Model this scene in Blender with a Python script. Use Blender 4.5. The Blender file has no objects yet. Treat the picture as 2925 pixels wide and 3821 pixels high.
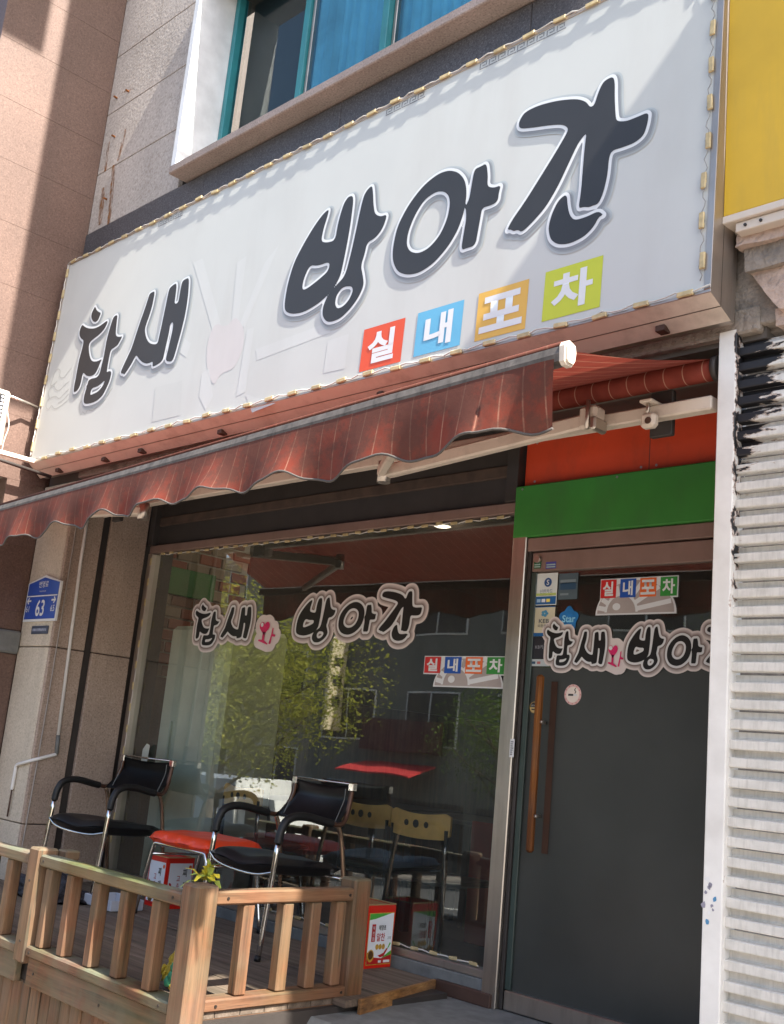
import bpy, bmesh, math, random
import numpy as np
from mathutils import Matrix, Vector, noise as mnoise
random.seed(7)
R = math.radians
SC = bpy.context.scene
COL = SC.collection

# ------------------------------------------------------------------ camera
FPX = 4047.8
CAM = np.array([0.0, -4.15, 1.07])
MC = np.array([[0.70883899, 0.69920685, 0.09304336],      # right
               [-0.08857494, 0.21909574, -0.97167461],     # down
               [-0.69978694, 0.68051954, 0.2172358]])      # forward
cd = bpy.data.cameras.new('camera')
cam = bpy.data.objects.new('camera', cd)
COL.objects.link(cam)
cd.sensor_fit = 'HORIZONTAL'
cd.sensor_width = 36
cd.lens = 36 * FPX / 2925
cd.clip_start = 0.05
cd.clip_end = 600
rot = Matrix((MC[0], -MC[1], -MC[2])).transposed().to_4x4()
cam.matrix_world = Matrix.Translation(CAM) @ rot
SC.camera = cam

# ------------------------------------------------------------------ light
SUN_D = Vector((-1.0, 0.09, -1.12)).normalized()          # the way the light travels
w = bpy.data.worlds.new('World')
SC.world = w
w.use_nodes = True
nt = w.node_tree
sky = nt.nodes.new('ShaderNodeTexSky')
sky.sky_type = 'NISHITA'
sky.sun_disc = False
sky.sun_elevation = math.asin(-SUN_D.z)
sky.sun_rotation = math.atan2(-SUN_D.x, -SUN_D.y)
sky.air_density = 1.0
sky.dust_density = 2.8
sky.ozone_density = 0.6
nt.links.new(sky.outputs[0], nt.nodes['Background'].inputs[0])
nt.nodes['Background'].inputs[1].default_value = 0.112
sl = bpy.data.lights.new('sun', 'SUN')
sl.energy = 5.0
sl.angle = R(0.53)
sl.color = (1.0, 0.94, 0.85)
so = bpy.data.objects.new('sun', sl)
COL.objects.link(so)
so.rotation_euler = SUN_D.to_track_quat('-Z', 'Y').to_euler()
so.location = (6, -4, 12)
SC.view_settings.view_transform = 'Standard'
SC.view_settings.look = 'None'
SC.view_settings.gamma = 1
SC.view_settings.use_curve_mapping = False
SC.view_settings.exposure = 1.86

# ------------------------------------------------------------------ helpers
def ray(u, v):
    return MC.T @ np.array([(u - 1462.5) / FPX, (v - 1910.5) / FPX, 1.0])
def py(u, v, y=0.0):
    d = ray(u, v); t = (y - CAM[1]) / d[1]; p = CAM + t * d
    return (p[0], p[2])
def px(u, v, x):
    d = ray(u, v); t = (x - CAM[0]) / d[0]; p = CAM + t * d
    return (p[1], p[2])

def lin(h):
    h = h.lstrip('#')
    o = []
    for i in (0, 2, 4):
        c = int(h[i:i + 2], 16) / 255
        o.append(c / 12.92 if c <= 0.04045 else ((c + 0.055) / 1.055) ** 2.4)
    return tuple(o)

class NB:
    """tiny node builder"""
    def __init__(s, m):
        s.t = m.node_tree
        s.b = s.t.nodes['Principled BSDF']
        s.out = s.t.nodes['Material Output']
        g = s.t.nodes.new('ShaderNodeNewGeometry')
        s.pos = g.outputs['Position']; s.nrm = g.outputs['Normal']
    def n(s, k, **kw):
        x = s.t.nodes.new(k)
        for a, b in kw.items(): setattr(x, a, b)
        return x
    def l(s, a, b): s.t.links.new(a, b)
    def scaled(s, sc, src=None):
        m = s.n('ShaderNodeVectorMath', operation='MULTIPLY')
        s.l(src or s.pos, m.inputs[0]); m.inputs[1].default_value = sc
        return m.outputs[0]
    def noise(s, scale, detail=4, vec=None, rough=0.55):
        x = s.n('ShaderNodeTexNoise')
        x.inputs['Scale'].default_value = scale; x.inputs['Detail'].default_value = detail
        x.inputs['Roughness'].default_value = rough
        s.l(vec or s.pos, x.inputs['Vector'])
        return x.outputs['Fac']
    def ramp(s, fac, stops):
        r = s.n('ShaderNodeValToRGB')
        e = r.color_ramp.elements
        while len(e) < len(stops): e.new(0.5)
        for i, (p, c) in enumerate(stops):
            e[i].position = p; e[i].color = (*c, 1) if len(c) == 3 else c
        s.l(fac, r.inputs[0])
        return r.outputs[0]
    def mix(s, fac, a, b, mode='MIX'):
        x = s.n('ShaderNodeMix', data_type='RGBA', blend_type=mode)
        if isinstance(fac, (int, float)): x.inputs[0].default_value = fac
        else: s.l(fac, x.inputs[0])
        for k, v in ((6, a), (7, b)):
            if isinstance(v, tuple): x.inputs[k].default_value = (*v, 1)
            else: s.l(v, x.inputs[k])
        return x.outputs[2]
    def math(s, op, a, b=None):
        x = s.n('ShaderNodeMath', operation=op)
        for k, v in ((0, a), (1, b)):
            if v is None: continue
            if isinstance(v, (int, float)): x.inputs[k].default_value = v
            else: s.l(v, x.inputs[k])
        return x.outputs[0]
    def sep(s, vec=None):
        x = s.n('ShaderNodeSeparateXYZ'); s.l(vec or s.pos, x.inputs[0]); return x.outputs
    def bump(s, h, strength=0.3, dist=0.01):
        x = s.n('ShaderNodeBump'); x.inputs['Strength'].default_value = strength
        x.inputs['Distance'].default_value = dist
        s.l(h, x.inputs['Height']); s.l(x.outputs[0], s.b.inputs['Normal'])

BLK, WHT = (0, 0, 0), (1, 1, 1)
MATS = {}
def mat(name, col, rough=0.6, metal=0.0, spec=0.5, var=0.12, vscale=6.0, bump=0.0, bscale=80.0, bdist=0.004,
        dirt=0.0, dirtcol=(0.05, 0.04, 0.03), dscale=(3, 3, 1.2), coat=0.0):
    if name in MATS: return MATS[name]
    m = bpy.data.materials.new(name); m.use_nodes = True
    n = NB(m); b = n.b
    col = lin(col) if isinstance(col, str) else col
    lo = tuple(c * (1 - var) for c in col); hi = tuple(min(1, c * (1 + var)) for c in col)
    c = n.ramp(n.noise(vscale, 5), [(0.3, lo), (0.7, hi)])
    if dirt:
        f = n.ramp(n.noise(1.0, 6, n.scaled(dscale), 0.65), [(0.5, BLK), (0.78, (dirt,) * 3)])
        c = n.mix(f, c, dirtcol)
    n.l(c, b.inputs['Base Color'])
    b.inputs['Roughness'].default_value = rough
    b.inputs['Metallic'].default_value = metal
    b.inputs['Specular IOR Level'].default_value = spec
    b.inputs['Coat Weight'].default_value = coat
    if bump: n.bump(n.noise(bscale, 3), bump, bdist)
    MATS[name] = m
    return m

def granite(name, base, dark, light, scale=110, bump=0.25, stain=0.25):
    m = bpy.data.materials.new(name); m.use_nodes = True; n = NB(m)
    base, dark, light = (lin(x) if isinstance(x, str) else x for x in (base, dark, light))
    sp = n.noise(scale, 2)
    c = n.ramp(sp, [(0.36, dark), (0.47, base), (0.58, base), (0.68, light)])
    big = n.ramp(n.noise(1.6, 5), [(0.3, (0.82,) * 3), (0.7, (1.1,) * 3)])
    c = n.mix(1.0, c, big, 'MULTIPLY')
    f = n.ramp(n.noise(1.0, 6, n.scaled((7, 7, 0.7))), [(0.52, BLK), (0.75, (stain,) * 3)])
    c = n.mix(f, c, (0.06, 0.05, 0.04))
    n.l(c, n.b.inputs['Base Color'])
    n.b.inputs['Roughness'].default_value = 0.55
    n.bump(n.noise(scale * 0.8, 2), bump, 0.003)
    MATS[name] = m
    return m

def wood(name, axis, base, dark, light, moss=0.0, rough=0.7, grain=1.0):
    m = bpy.data.materials.new(name); m.use_nodes = True; n = NB(m)
    base, dark, light = (lin(x) if isinstance(x, str) else x for x in (base, dark, light))
    sc = [26, 26, 26]; sc[axis] = 1.3
    oi = n.n('ShaderNodeObjectInfo')
    ad = n.n('ShaderNodeVectorMath', operation='ADD')
    sv = n.n('ShaderNodeVectorMath', operation='SCALE'); sv.inputs[0].default_value = (31, 17, 23)
    n.l(oi.outputs['Random'], sv.inputs['Scale'])
    n.l(n.pos, ad.inputs[0]); n.l(sv.outputs[0], ad.inputs[1])
    g = n.noise(1.0, 7, n.scaled(tuple(sc), ad.outputs[0]), 0.6)
    c = n.ramp(g, [(0.28, dark), (0.48, base), (0.72, light)])
    sc2 = [150, 150, 150]; sc2[axis] = 6
    g2 = n.noise(1.0, 3, n.scaled(tuple(sc2), ad.outputs[0]))
    c = n.mix(1.0, c, n.ramp(g2, [(0.3, (0.72,) * 3), (0.7, (1.1,) * 3)]), 'MULTIPLY')
    sc3 = [55, 55, 55]; sc3[axis] = 1.6
    ck = n.ramp(n.noise(1.0, 2, n.scaled(tuple(sc3), ad.outputs[0])), [(0.29, WHT), (0.33, BLK)])
    c = n.mix(n.math('MULTIPLY', ck, 0.75), c, (0.02, 0.014, 0.01))
    kn = n.n('ShaderNodeTexVoronoi'); kn.inputs['Scale'].default_value = 4.5
    sk = [1, 1, 1]; sk[axis] = 0.6
    n.l(n.scaled(tuple(sk), ad.outputs[0]), kn.inputs['Vector'])
    kf = n.ramp(kn.outputs['Distance'], [(0.03, WHT), (0.10, BLK)])
    c = n.mix(n.math('MULTIPLY', kf, 0.6), c, tuple(x * 0.45 for x in dark))
    wg = n.ramp(n.noise(5, 5, ad.outputs[0]), [(0.45, BLK), (0.7, (0.3,) * 3)])
    c = n.mix(wg, c, (0.17, 0.135, 0.105))
    tint = n.ramp(oi.outputs['Random'], [(0, (0.82, 0.82, 0.84)), (1, (1.12, 1.08, 1.05))])
    c = n.mix(1.0, c, tint, 'MULTIPLY')
    if moss:
        xyz = n.sep(n.nrm)
        up = n.ramp(xyz[2], [(0.2, (0.4,) * 3), (0.8, WHT)])
        mm = n.ramp(n.noise(6, 5), [(0.36, BLK), (0.58, (moss,) * 3)])
        xs = n.ramp(n.math('MULTIPLY_ADD', n.sep()[0], -0.5), [(0.0, BLK), (1.0, WHT)])
        f = n.mix(1.0, up, mm, 'MULTIPLY')
        c = n.mix(f, c, (0.085, 0.10, 0.035))
        gy = n.ramp(n.noise(3, 4), [(0.4, BLK), (0.6, (0.55 * moss,) * 3)])
        c = n.mix(n.mix(1.0, up, gy, 'MULTIPLY'), c, (0.19, 0.19, 0.16))
    n.l(c, n.b.inputs['Base Color'])
    n.b.inputs['Roughness'].default_value = rough
    n.b.inputs['Specular IOR Level'].default_value = 0.3
    n.bump(n.mix(0.5, g, g2), 0.5 * grain, 0.004)
    MATS[name] = m
    return m

def thing(name, label, cat, loc=(0, 0, 0), group=None, rz=0.0):
    o = bpy.data.objects.new(name, None)
    o.empty_display_size = 0.1
    COL.objects.link(o)
    o.location = loc; o.rotation_euler = (0, 0, rz)
    tag(o, label, cat, group)
    return o
def tag(o, label=None, cat=None, group=None, kind=None):
    if label: o['label'] = label
    if cat: o['category'] = cat
    if group: o['group'] = group
    if kind: o['kind'] = kind
    return o
def link(name, me, parent=None, local=False, m=None):
    o = bpy.data.objects.new(name, me)
    COL.objects.link(o)
    if m is not None and len(me.materials) == 0:
        for k in (m if isinstance(m, (list, tuple)) else [m]): me.materials.append(k)
    if parent is not None:
        o.parent = parent
        if parent.type == 'EMPTY' and not local:
            o.matrix_parent_inverse = Matrix.Translation(parent.location).inverted()
    return o
def mesh(name, V, F, m, parent=None, local=False, smooth=False):
    me = bpy.data.meshes.new(name)
    me.from_pydata([tuple(map(float, v)) for v in V], [], F)
    me.update()
    if smooth: me.polygons.foreach_set('use_smooth', [True] * len(me.polygons))
    return link(name, me, parent, local, m)
def bmo(name, bm, m, parent=None, local=False, smooth=False):
    me = bpy.data.meshes.new(name)
    bmesh.ops.recalc_face_normals(bm, faces=bm.faces)
    bm.to_mesh(me); bm.free()
    if smooth: me.polygons.foreach_set('use_smooth', [True] * len(me.polygons))
    return link(name, me, parent, local, m)
def box(name, x, y, z, m, parent=None, bev=0.004, local=False, mtx=None):
    """bevelled box given as (lo,hi) ranges"""
    (x0, x1), (y0, y1), (z0, z1) = x, y, z
    bm = bmesh.new()
    bmesh.ops.create_cube(bm, size=1)
    for v in bm.verts:
        v.co = ((x0 + x1) / 2 + v.co.x * (x1 - x0), (y0 + y1) / 2 + v.co.y * (y1 - y0), (z0 + z1) / 2 + v.co.z * (z1 - z0))
    if bev:
        bev = min(bev, 0.3 * min(abs(x1 - x0), abs(y1 - y0), abs(z1 - z0)))
        bmesh.ops.bevel(bm, geom=bm.edges[:], offset=bev, segments=1, affect='EDGES')
    if mtx is not None: bm.transform(mtx)
    return bmo(name, bm, m, parent, local)
def smooth_path(P, it=2):
    P = [Vector(p) for p in P]
    for _ in range(it):
        Q = [P[0]]
        for a, b in zip(P, P[1:]):
            Q += [a.lerp(b, 0.25), a.lerp(b, 0.75)]
        Q.append(P[-1]); P = Q
    return P
def tube(name, P, r, m, parent=None, seg=10, local=False, it=2, cap=True):
    P = smooth_path(P, it) if it else [Vector(p) for p in P]
    V, F = [], []
    up = None
    for i, p in enumerate(P):
        t = (P[min(i + 1, len(P) - 1)] - P[max(i - 1, 0)]).normalized()
        if up is None:
            up = Vector((0, 0, 1)) if abs(t.z) < 0.9 else Vector((1, 0, 0))
        a = t.cross(up).normalized(); b = a.cross(t).normalized(); up = b
        rr = r(i / (len(P) - 1)) if callable(r) else r
        for k in range(seg):
            an = 2 * math.pi * k / seg
            V.append(p + a * math.cos(an) * rr + b * math.sin(an) * rr)
    for i in range(len(P) - 1):
        for k in range(seg):
            k2 = (k + 1) % seg
            F.append((i * seg + k, i * seg + k2, (i + 1) * seg + k2, (i + 1) * seg + k))
    if cap:
        F.append(tuple(range(seg))[::-1]); F.append(tuple((len(P) - 1) * seg + k for k in range(seg)))
    o = mesh(name, V, F, m, parent, local)
    for p in o.data.polygons: p.use_smooth = len(p.vertices) == 4
    return o
def prism(name, poly, y0, y1, m, parent=None, axis='y', local=False):
    """polygon in (x,z) extruded along y (or (y,z) along x)"""
    n = len(poly)
    if axis == 'y':
        V = [(a, y0, b) for a, b in poly] + [(a, y1, b) for a, b in poly]
    elif axis == 'x':
        V = [(y0, a, b) for a, b in poly] + [(y1, a, b) for a, b in poly]
    else:
        V = [(a, b, y0) for a, b in poly] + [(a, b, y1) for a, b in poly]
    bm = bmesh.new()
    vs = [bm.verts.new(v) for v in V]
    bm.faces.new(vs[:n]); bm.faces.new(vs[n:][::-1])
    for i in range(n):
        j = (i + 1) % n
        bm.faces.new((vs[i], vs[n + i], vs[n + j], vs[j]))
    return bmo(name, bm, m, parent, local)
def sheet(name, poly, m, parent=None, local=False):
    return mesh(name, poly, [tuple(range(len(poly)))], m, parent, local)
def xz(name, x0, x1, z0, z1, y, m, parent=None, local=False):      # flat print facing -y
    return sheet(name, [(x0, y, z0), (x1, y, z0), (x1, y, z1), (x0, y, z1)], m, parent, local)
_dg = None
def text(name, body, h, m, parent, loc, bold=0.0, sx=1.0, rotx=90, rz=0, align='CENTER', local=False):
    c = bpy.data.curves.new('t', 'FONT'); c.body = body; c.size = 1.0
    c.align_x = align; c.align_y = 'CENTER'; c.offset = bold; c.resolution_u = 3
    o = bpy.data.objects.new('t', c); COL.objects.link(o)
    me = bpy.data.meshes.new_from_object(o.evaluated_get(bpy.context.evaluated_depsgraph_get()))
    bpy.data.objects.remove(o); bpy.data.curves.remove(c)
    me.materials.clear()
    mt = Matrix.Translation(loc) @ Matrix.Rotation(R(rz), 4, 'Z') @ Matrix.Rotation(R(rotx), 4, 'X') @ Matrix.Diagonal((h * sx, h, h, 1))
    # centre vertically on the real outline
    vs = np.array([v.co[:] for v in me.vertices]) if len(me.vertices) else np.zeros((1, 3))
    cy = (vs[:, 1].min() + vs[:, 1].max()) / 2
    hh = max(1e-3, vs[:, 1].max() - vs[:, 1].min())
    me.transform(Matrix.Translation((0, -cy, 0))); me.transform(Matrix.Scale(1 / hh, 4))
    me.transform(mt)
    me.name = name
    return link(name, me, parent, local, m)

def copy_tree(o, parent=None):
    c = o.copy(); COL.objects.link(c); c.parent = parent
    for ch in list(o.children):
        copy_tree(ch, c)
    return c

# ------------------------------------------------------------------ lettering traced from the sign (x, z on the sign face)
GLYPH = {
'cham': [[(-6.494,3.854),(-6.46,3.816),(-6.426,3.796),(-6.39,3.779),(-6.401,3.754),(-6.413,3.729),(-6.449,3.725),(-6.486,3.742),(-6.519,3.778),(-6.522,3.814),(-6.507,3.834)],[(-6.629,3.75),(-6.58,3.718),(-6.515,3.693),(-6.441,3.677),(-6.373,3.679),(-6.27,3.703),(-6.287,3.656),(-6.317,3.632),(-6.371,3.61),(-6.418,3.6),(-6.469,3.583),(-6.474,3.556),(-6.452,3.504),(-6.419,3.456),(-6.386,3.429),(-6.339,3.417),(-6.296,3.415),(-6.255,3.42),(-6.268,3.403),(-6.289,3.35),(-6.317,3.322),(-6.372,3.319),(-6.425,3.332),(-6.456,3.352),(-6.479,3.366),(-6.486,3.347),(-6.486,3.293),(-6.497,3.257),(-6.529,3.239),(-6.561,3.238),(-6.572,3.274),(-6.572,3.356),(-6.576,3.474),(-6.562,3.554),(-6.559,3.616),(-6.608,3.64),(-6.642,3.676),(-6.65,3.713)],[(-6.159,3.713),(-6.208,3.71),(-6.225,3.653),(-6.237,3.588),(-6.242,3.542),(-6.24,3.494),(-6.239,3.427),(-6.246,3.368),(-6.253,3.31),(-6.284,3.293),(-6.353,3.299),(-6.388,3.292),(-6.386,3.265),(-6.403,3.257),(-6.392,3.242),(-6.405,3.204),(-6.403,3.157),(-6.389,3.132),(-6.349,3.12),(-6.274,3.116),(-6.216,3.122),(-6.173,3.138),(-6.149,3.156),(-6.124,3.194),(-6.101,3.236),(-6.096,3.3),(-6.14,3.312),(-6.161,3.303),(-6.164,3.352),(-6.165,3.419),(-6.16,3.464),(-6.126,3.471),(-6.082,3.481),(-6.065,3.504),(-6.039,3.535),(-6.074,3.536),(-6.113,3.547),(-6.135,3.566),(-6.146,3.615),(-6.153,3.67)],[(-6.325,3.225),(-6.252,3.225),(-6.202,3.238),(-6.16,3.256),(-6.182,3.211),(-6.234,3.184),(-6.287,3.18),(-6.326,3.176)]],
'sae': [[(-5.735,3.776),(-5.781,3.774),(-5.796,3.768),(-5.804,3.734),(-5.821,3.672),(-5.847,3.6),(-5.873,3.509),(-5.895,3.423),(-5.926,3.371),(-5.965,3.307),(-5.98,3.272),(-5.963,3.259),(-5.946,3.259),(-5.931,3.246),(-5.912,3.259),(-5.89,3.28),(-5.863,3.307),(-5.839,3.341),(-5.822,3.359),(-5.786,3.327),(-5.739,3.295),(-5.684,3.272),(-5.641,3.27),(-5.613,3.274),(-5.606,3.257),(-5.606,3.238),(-5.575,3.238),(-5.529,3.245),(-5.497,3.26),(-5.493,3.308),(-5.488,3.369),(-5.482,3.43),(-5.483,3.499),(-5.452,3.498),(-5.445,3.447),(-5.451,3.386),(-5.459,3.314),(-5.467,3.245),(-5.387,3.227),(-5.372,3.272),(-5.357,3.354),(-5.344,3.424),(-5.335,3.496),(-5.333,3.569),(-5.338,3.657),(-5.359,3.769),(-5.4,3.77),(-5.429,3.765),(-5.435,3.725),(-5.434,3.656),(-5.436,3.622),(-5.477,3.622),(-5.479,3.673),(-5.485,3.738),(-5.497,3.768),(-5.532,3.763),(-5.566,3.752),(-5.571,3.709),(-5.574,3.633),(-5.578,3.564),(-5.582,3.496),(-5.587,3.434),(-5.591,3.385),(-5.646,3.393),(-5.7,3.417),(-5.744,3.461),(-5.776,3.52),(-5.769,3.557),(-5.75,3.61),(-5.737,3.665),(-5.734,3.716)]],
'bang': [[(-4.099,3.837),(-4.147,3.818),(-4.206,3.766),(-4.271,3.688),(-4.334,3.594),(-4.363,3.476),(-4.367,3.367),(-4.353,3.309),(-4.288,3.277),(-4.189,3.264),(-4.07,3.289),(-3.986,3.334),(-3.94,3.388),(-3.928,3.431),(-3.914,3.572),(-3.907,3.703),(-3.911,3.853),(-3.958,3.861),(-3.988,3.823),(-4.01,3.721),(-4.013,3.627),(-4.079,3.633),(-4.13,3.654),(-4.123,3.728),(-4.105,3.791)],[(-4.196,3.536),(-4.126,3.513),(-4.032,3.512),(-4.033,3.459),(-4.111,3.426),(-4.192,3.399),(-4.232,3.402),(-4.232,3.463)],[(-3.78,3.871),(-3.829,3.84),(-3.844,3.764),(-3.859,3.622),(-3.876,3.495),(-3.896,3.396),(-3.953,3.359),(-4.011,3.32),(-4.038,3.261),(-4.033,3.208),(-3.995,3.167),(-3.949,3.156),(-3.887,3.161),(-3.822,3.197),(-3.769,3.248),(-3.743,3.305),(-3.76,3.361),(-3.785,3.419),(-3.768,3.479),(-3.76,3.541),(-3.701,3.55),(-3.656,3.588),(-3.635,3.66),(-3.683,3.661),(-3.729,3.689),(-3.749,3.748),(-3.764,3.819)],[(-3.878,3.333),(-3.832,3.321),(-3.819,3.292),(-3.839,3.252),(-3.879,3.223),(-3.923,3.221),(-3.946,3.252),(-3.944,3.297),(-3.913,3.329)]],
'a': [[(-3.246,3.768),(-3.315,3.772),(-3.405,3.74),(-3.491,3.666),(-3.552,3.57),(-3.566,3.46),(-3.555,3.382),(-3.511,3.314),(-3.443,3.28),(-3.364,3.269),(-3.275,3.294),(-3.193,3.355),(-3.142,3.424),(-3.114,3.511),(-3.11,3.606),(-3.132,3.68),(-3.182,3.737)],[(-3.312,3.678),(-3.256,3.66),(-3.222,3.624),(-3.21,3.577),(-3.217,3.506),(-3.253,3.432),(-3.316,3.384),(-3.384,3.375),(-3.442,3.401),(-3.472,3.446),(-3.472,3.509),(-3.442,3.587),(-3.387,3.658)],[(-3.007,3.722),(-3.042,3.716),(-3.078,3.716),(-3.085,3.646),(-3.091,3.563),(-3.11,3.54),(-3.096,3.469),(-3.103,3.4),(-3.108,3.313),(-3.073,3.315),(-3.023,3.313),(-3.016,3.386),(-3.009,3.455),(-3.006,3.495),(-2.957,3.491),(-2.916,3.496),(-2.914,3.542),(-2.906,3.577),(-2.944,3.575),(-2.988,3.596),(-2.99,3.65)]],
'gan': [[(-2.81,3.907),(-2.731,3.911),(-2.626,3.893),(-2.524,3.86),(-2.473,3.826),(-2.449,3.788),(-2.428,3.791),(-2.414,3.842),(-2.393,3.889),(-2.346,3.895),(-2.333,3.864),(-2.328,3.785),(-2.318,3.703),(-2.31,3.668),(-2.264,3.65),(-2.208,3.65),(-2.158,3.652),(-2.161,3.6),(-2.175,3.552),(-2.213,3.534),(-2.268,3.533),(-2.325,3.538),(-2.335,3.503),(-2.336,3.428),(-2.349,3.358),(-2.369,3.311),(-2.398,3.312),(-2.415,3.31),(-2.442,3.321),(-2.469,3.321),(-2.462,3.395),(-2.462,3.482),(-2.462,3.57),(-2.46,3.636),(-2.457,3.673),(-2.496,3.638),(-2.539,3.553),(-2.582,3.467),(-2.638,3.385),(-2.698,3.337),(-2.759,3.299),(-2.784,3.32),(-2.806,3.318),(-2.828,3.336),(-2.847,3.331),(-2.824,3.375),(-2.758,3.446),(-2.688,3.536),(-2.619,3.626),(-2.574,3.689),(-2.552,3.726),(-2.585,3.759),(-2.656,3.783),(-2.749,3.806),(-2.831,3.831),(-2.837,3.869)],[(-2.535,3.413),(-2.577,3.393),(-2.604,3.341),(-2.618,3.28),(-2.601,3.22),(-2.561,3.185),(-2.5,3.17),(-2.43,3.181),(-2.386,3.211),(-2.36,3.255),(-2.337,3.248),(-2.367,3.279),(-2.424,3.27),(-2.483,3.272),(-2.509,3.301),(-2.525,3.35)]]}

def chaikin(p, it=2):
    for _ in range(it):
        q = []
        for a, b in zip(p, p[1:] + p[:1]):
            q += [(a[0] * 0.78 + b[0] * 0.22, a[1] * 0.78 + b[1] * 0.22), (a[0] * 0.22 + b[0] * 0.78, a[1] * 0.22 + b[1] * 0.78)]
        p = q
    return p
GLYPH = {k: [chaikin(p) for p in v] for k, v in GLYPH.items()}
def sdf_grid(polys, pad, res):
    A = np.concatenate([np.array(p) for p in polys])
    lo, hi = A.min(0) - pad, A.max(0) + pad
    nx, nz = int((hi[0] - lo[0]) / res) + 2, int((hi[1] - lo[1]) / res) + 2
    X, Z = np.meshgrid(lo[0] + np.arange(nx) * res, lo[1] + np.arange(nz) * res, indexing='ij')
    ins = np.zeros(X.shape, bool); D = np.full(X.shape, 1e9)
    for p in polys:
        p = np.array(p)
        for a, b in zip(p, np.roll(p, -1, 0)):
            if a[1] != b[1]:
                c = ((a[1] > Z) != (b[1] > Z)) & (X < (b[0] - a[0]) * (Z - a[1]) / (b[1] - a[1]) + a[0])
                ins ^= c
            d = b - a; L = max(1e-12, d @ d)
            t = np.clip(((X - a[0]) * d[0] + (Z - a[1]) * d[1]) / L, 0, 1)
            D = np.minimum(D, np.hypot(X - a[0] - t * d[0], Z - a[1] - t * d[1]))
    return lo, res, np.where(ins, -D, D)
def iso_mesh(name, grid, level):
    """flat sheet (x,0,z) covering field < level"""
    lo, res, f = grid
    f = f - level
    f = np.where(np.abs(f) < 1e-7, 1e-7, f)
    V, F, idx = [], [], {}
    def vert(k, x, z):
        if k not in idx:
            idx[k] = len(V); V.append((lo[0] + x * res, 0.0, lo[1] + z * res))
        return idx[k]
    nx, nz = f.shape
    neg = f < 0
    any4 = neg[:-1, :-1] | neg[1:, :-1] | neg[1:, 1:] | neg[:-1, 1:]
    for i, j in zip(*np.nonzero(any4)):
        C = [(i, j), (i + 1, j), (i + 1, j + 1), (i, j + 1)]
        poly = []
        for k in range(4):
            a, b = C[k], C[(k + 1) % 4]
            fa, fb = f[a], f[b]
            if fa < 0: poly.append(vert(('c',) + a, *a))
            if (fa < 0) != (fb < 0):
                t = fa / (fa - fb)
                key = ('e',) + (a + b if a < b else b + a)
                poly.append(vert(key, a[0] + t * (b[0] - a[0]), a[1] + t * (b[1] - a[1])))
        if len(poly) > 2: F.append(tuple(poly))
    me = bpy.data.meshes.new(name)
    me.from_pydata([tuple(map(float, v)) for v in V], [], F)
    me.update()
    return me

# ------------------------------------------------------------------ materials
M_wall = granite('upper_wall_stone', '#b3aaa2', '#a0968d', '#c2bab2', 55, 0.9, 0.12)
M_band = granite('dark_band_stone', '#4a484b', '#343336', '#626064', 120, 0.1, 0.1)
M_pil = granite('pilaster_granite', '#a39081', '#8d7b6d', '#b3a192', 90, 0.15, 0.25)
M_wing = granite('brown_granite', '#665046', '#5b453b', '#725b51', 90, 0.15, 0.15)
M_sill = granite('pink_granite', '#8f817a', '#7a6c65', '#a09189', 90, 0.15, 0.2)
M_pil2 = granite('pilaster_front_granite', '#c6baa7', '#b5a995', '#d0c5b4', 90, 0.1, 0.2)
M_joint = mat('joint_mortar', '#5c5650', 0.9)
M_plaster = mat('white_plaster', '#dfe1e2', 0.8, bump=0.3, bscale=60, dirt=0.15, dirtcol=(0.3, 0.27, 0.22))
M_teal = mat('teal_frame', '#2f7f86', 0.45, dirt=0.3)
M_conc = mat('rough_concrete', '#8d8378', 0.9, var=0.25, vscale=9, bump=0.9, bscale=35, bdist=0.02, dirt=0.7, dirtcol=(0.06, 0.055, 0.04), dscale=(5, 5, 4))
M_step = mat('step_concrete', '#6f716f', 0.85, var=0.2, vscale=14, bump=0.35, bscale=120, dirt=0.55, dirtcol=(0.06, 0.06, 0.06), dscale=(5, 5, 5))
M_alu = mat('aluminium', '#b0a69c', 0.42, metal=0.85, var=0.08, dirt=0.45, dirtcol=(0.16, 0.12, 0.09), dscale=(9, 9, 1.5))
M_alu_pink = mat('bronze_aluminium', '#9a8278', 0.48, metal=0.55, var=0.08, dirt=0.35, dirtcol=(0.12, 0.09, 0.07), dscale=(6, 6, 2))
M_steel = mat('brushed_steel', '#c2bab0', 0.33, metal=0.9, var=0.06, dirt=0.5, dirtcol=(0.2, 0.17, 0.14), dscale=(14, 14, 1.2))
M_chrome = mat('chrome', '#d8d6d2', 0.12, metal=1.0, var=0.05, dirt=0.3, dirtcol=(0.3, 0.24, 0.2), dscale=(30, 30, 9))
M_dark = mat('dark_frame', '#35302d', 0.6, var=0.2)
M_black = mat('black_rubber', '#141414', 0.55)
M_white = mat('white_paint', '#d6d4cf', 0.6, var=0.05, dirt=0.25, dirtcol=(0.3, 0.26, 0.22))
M_cream = mat('cream_enamel', '#cfc3b4', 0.5, var=0.05, dirt=0.5, dirtcol=(0.22, 0.17, 0.13), dscale=(7, 7, 7))
M_red_panel = mat('red_panel', '#cf4420', 0.62, var=0.12, vscale=3, dirt=0.5, dirtcol=(0.12, 0.04, 0.02), dscale=(4, 4, 2))
M_green_panel = mat('green_panel', '#357f31', 0.6, var=0.14, vscale=3, dirt=0.45, dirtcol=(0.05, 0.09, 0.04), dscale=(4, 4, 1.5))
M_yellow = mat('yellow_vinyl', '#d0a826', 0.5, var=0.1, vscale=2.5, dirt=0.45, dirtcol=(0.35, 0.24, 0.05), dscale=(5, 5, 0.8))
M_signwhite = mat('sign_flex', '#bec0bb', 0.42, var=0.035, vscale=1.6, dirt=0.22, dirtcol=(0.34, 0.31, 0.27), dscale=(2.2, 2.2, 0.5))
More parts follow.
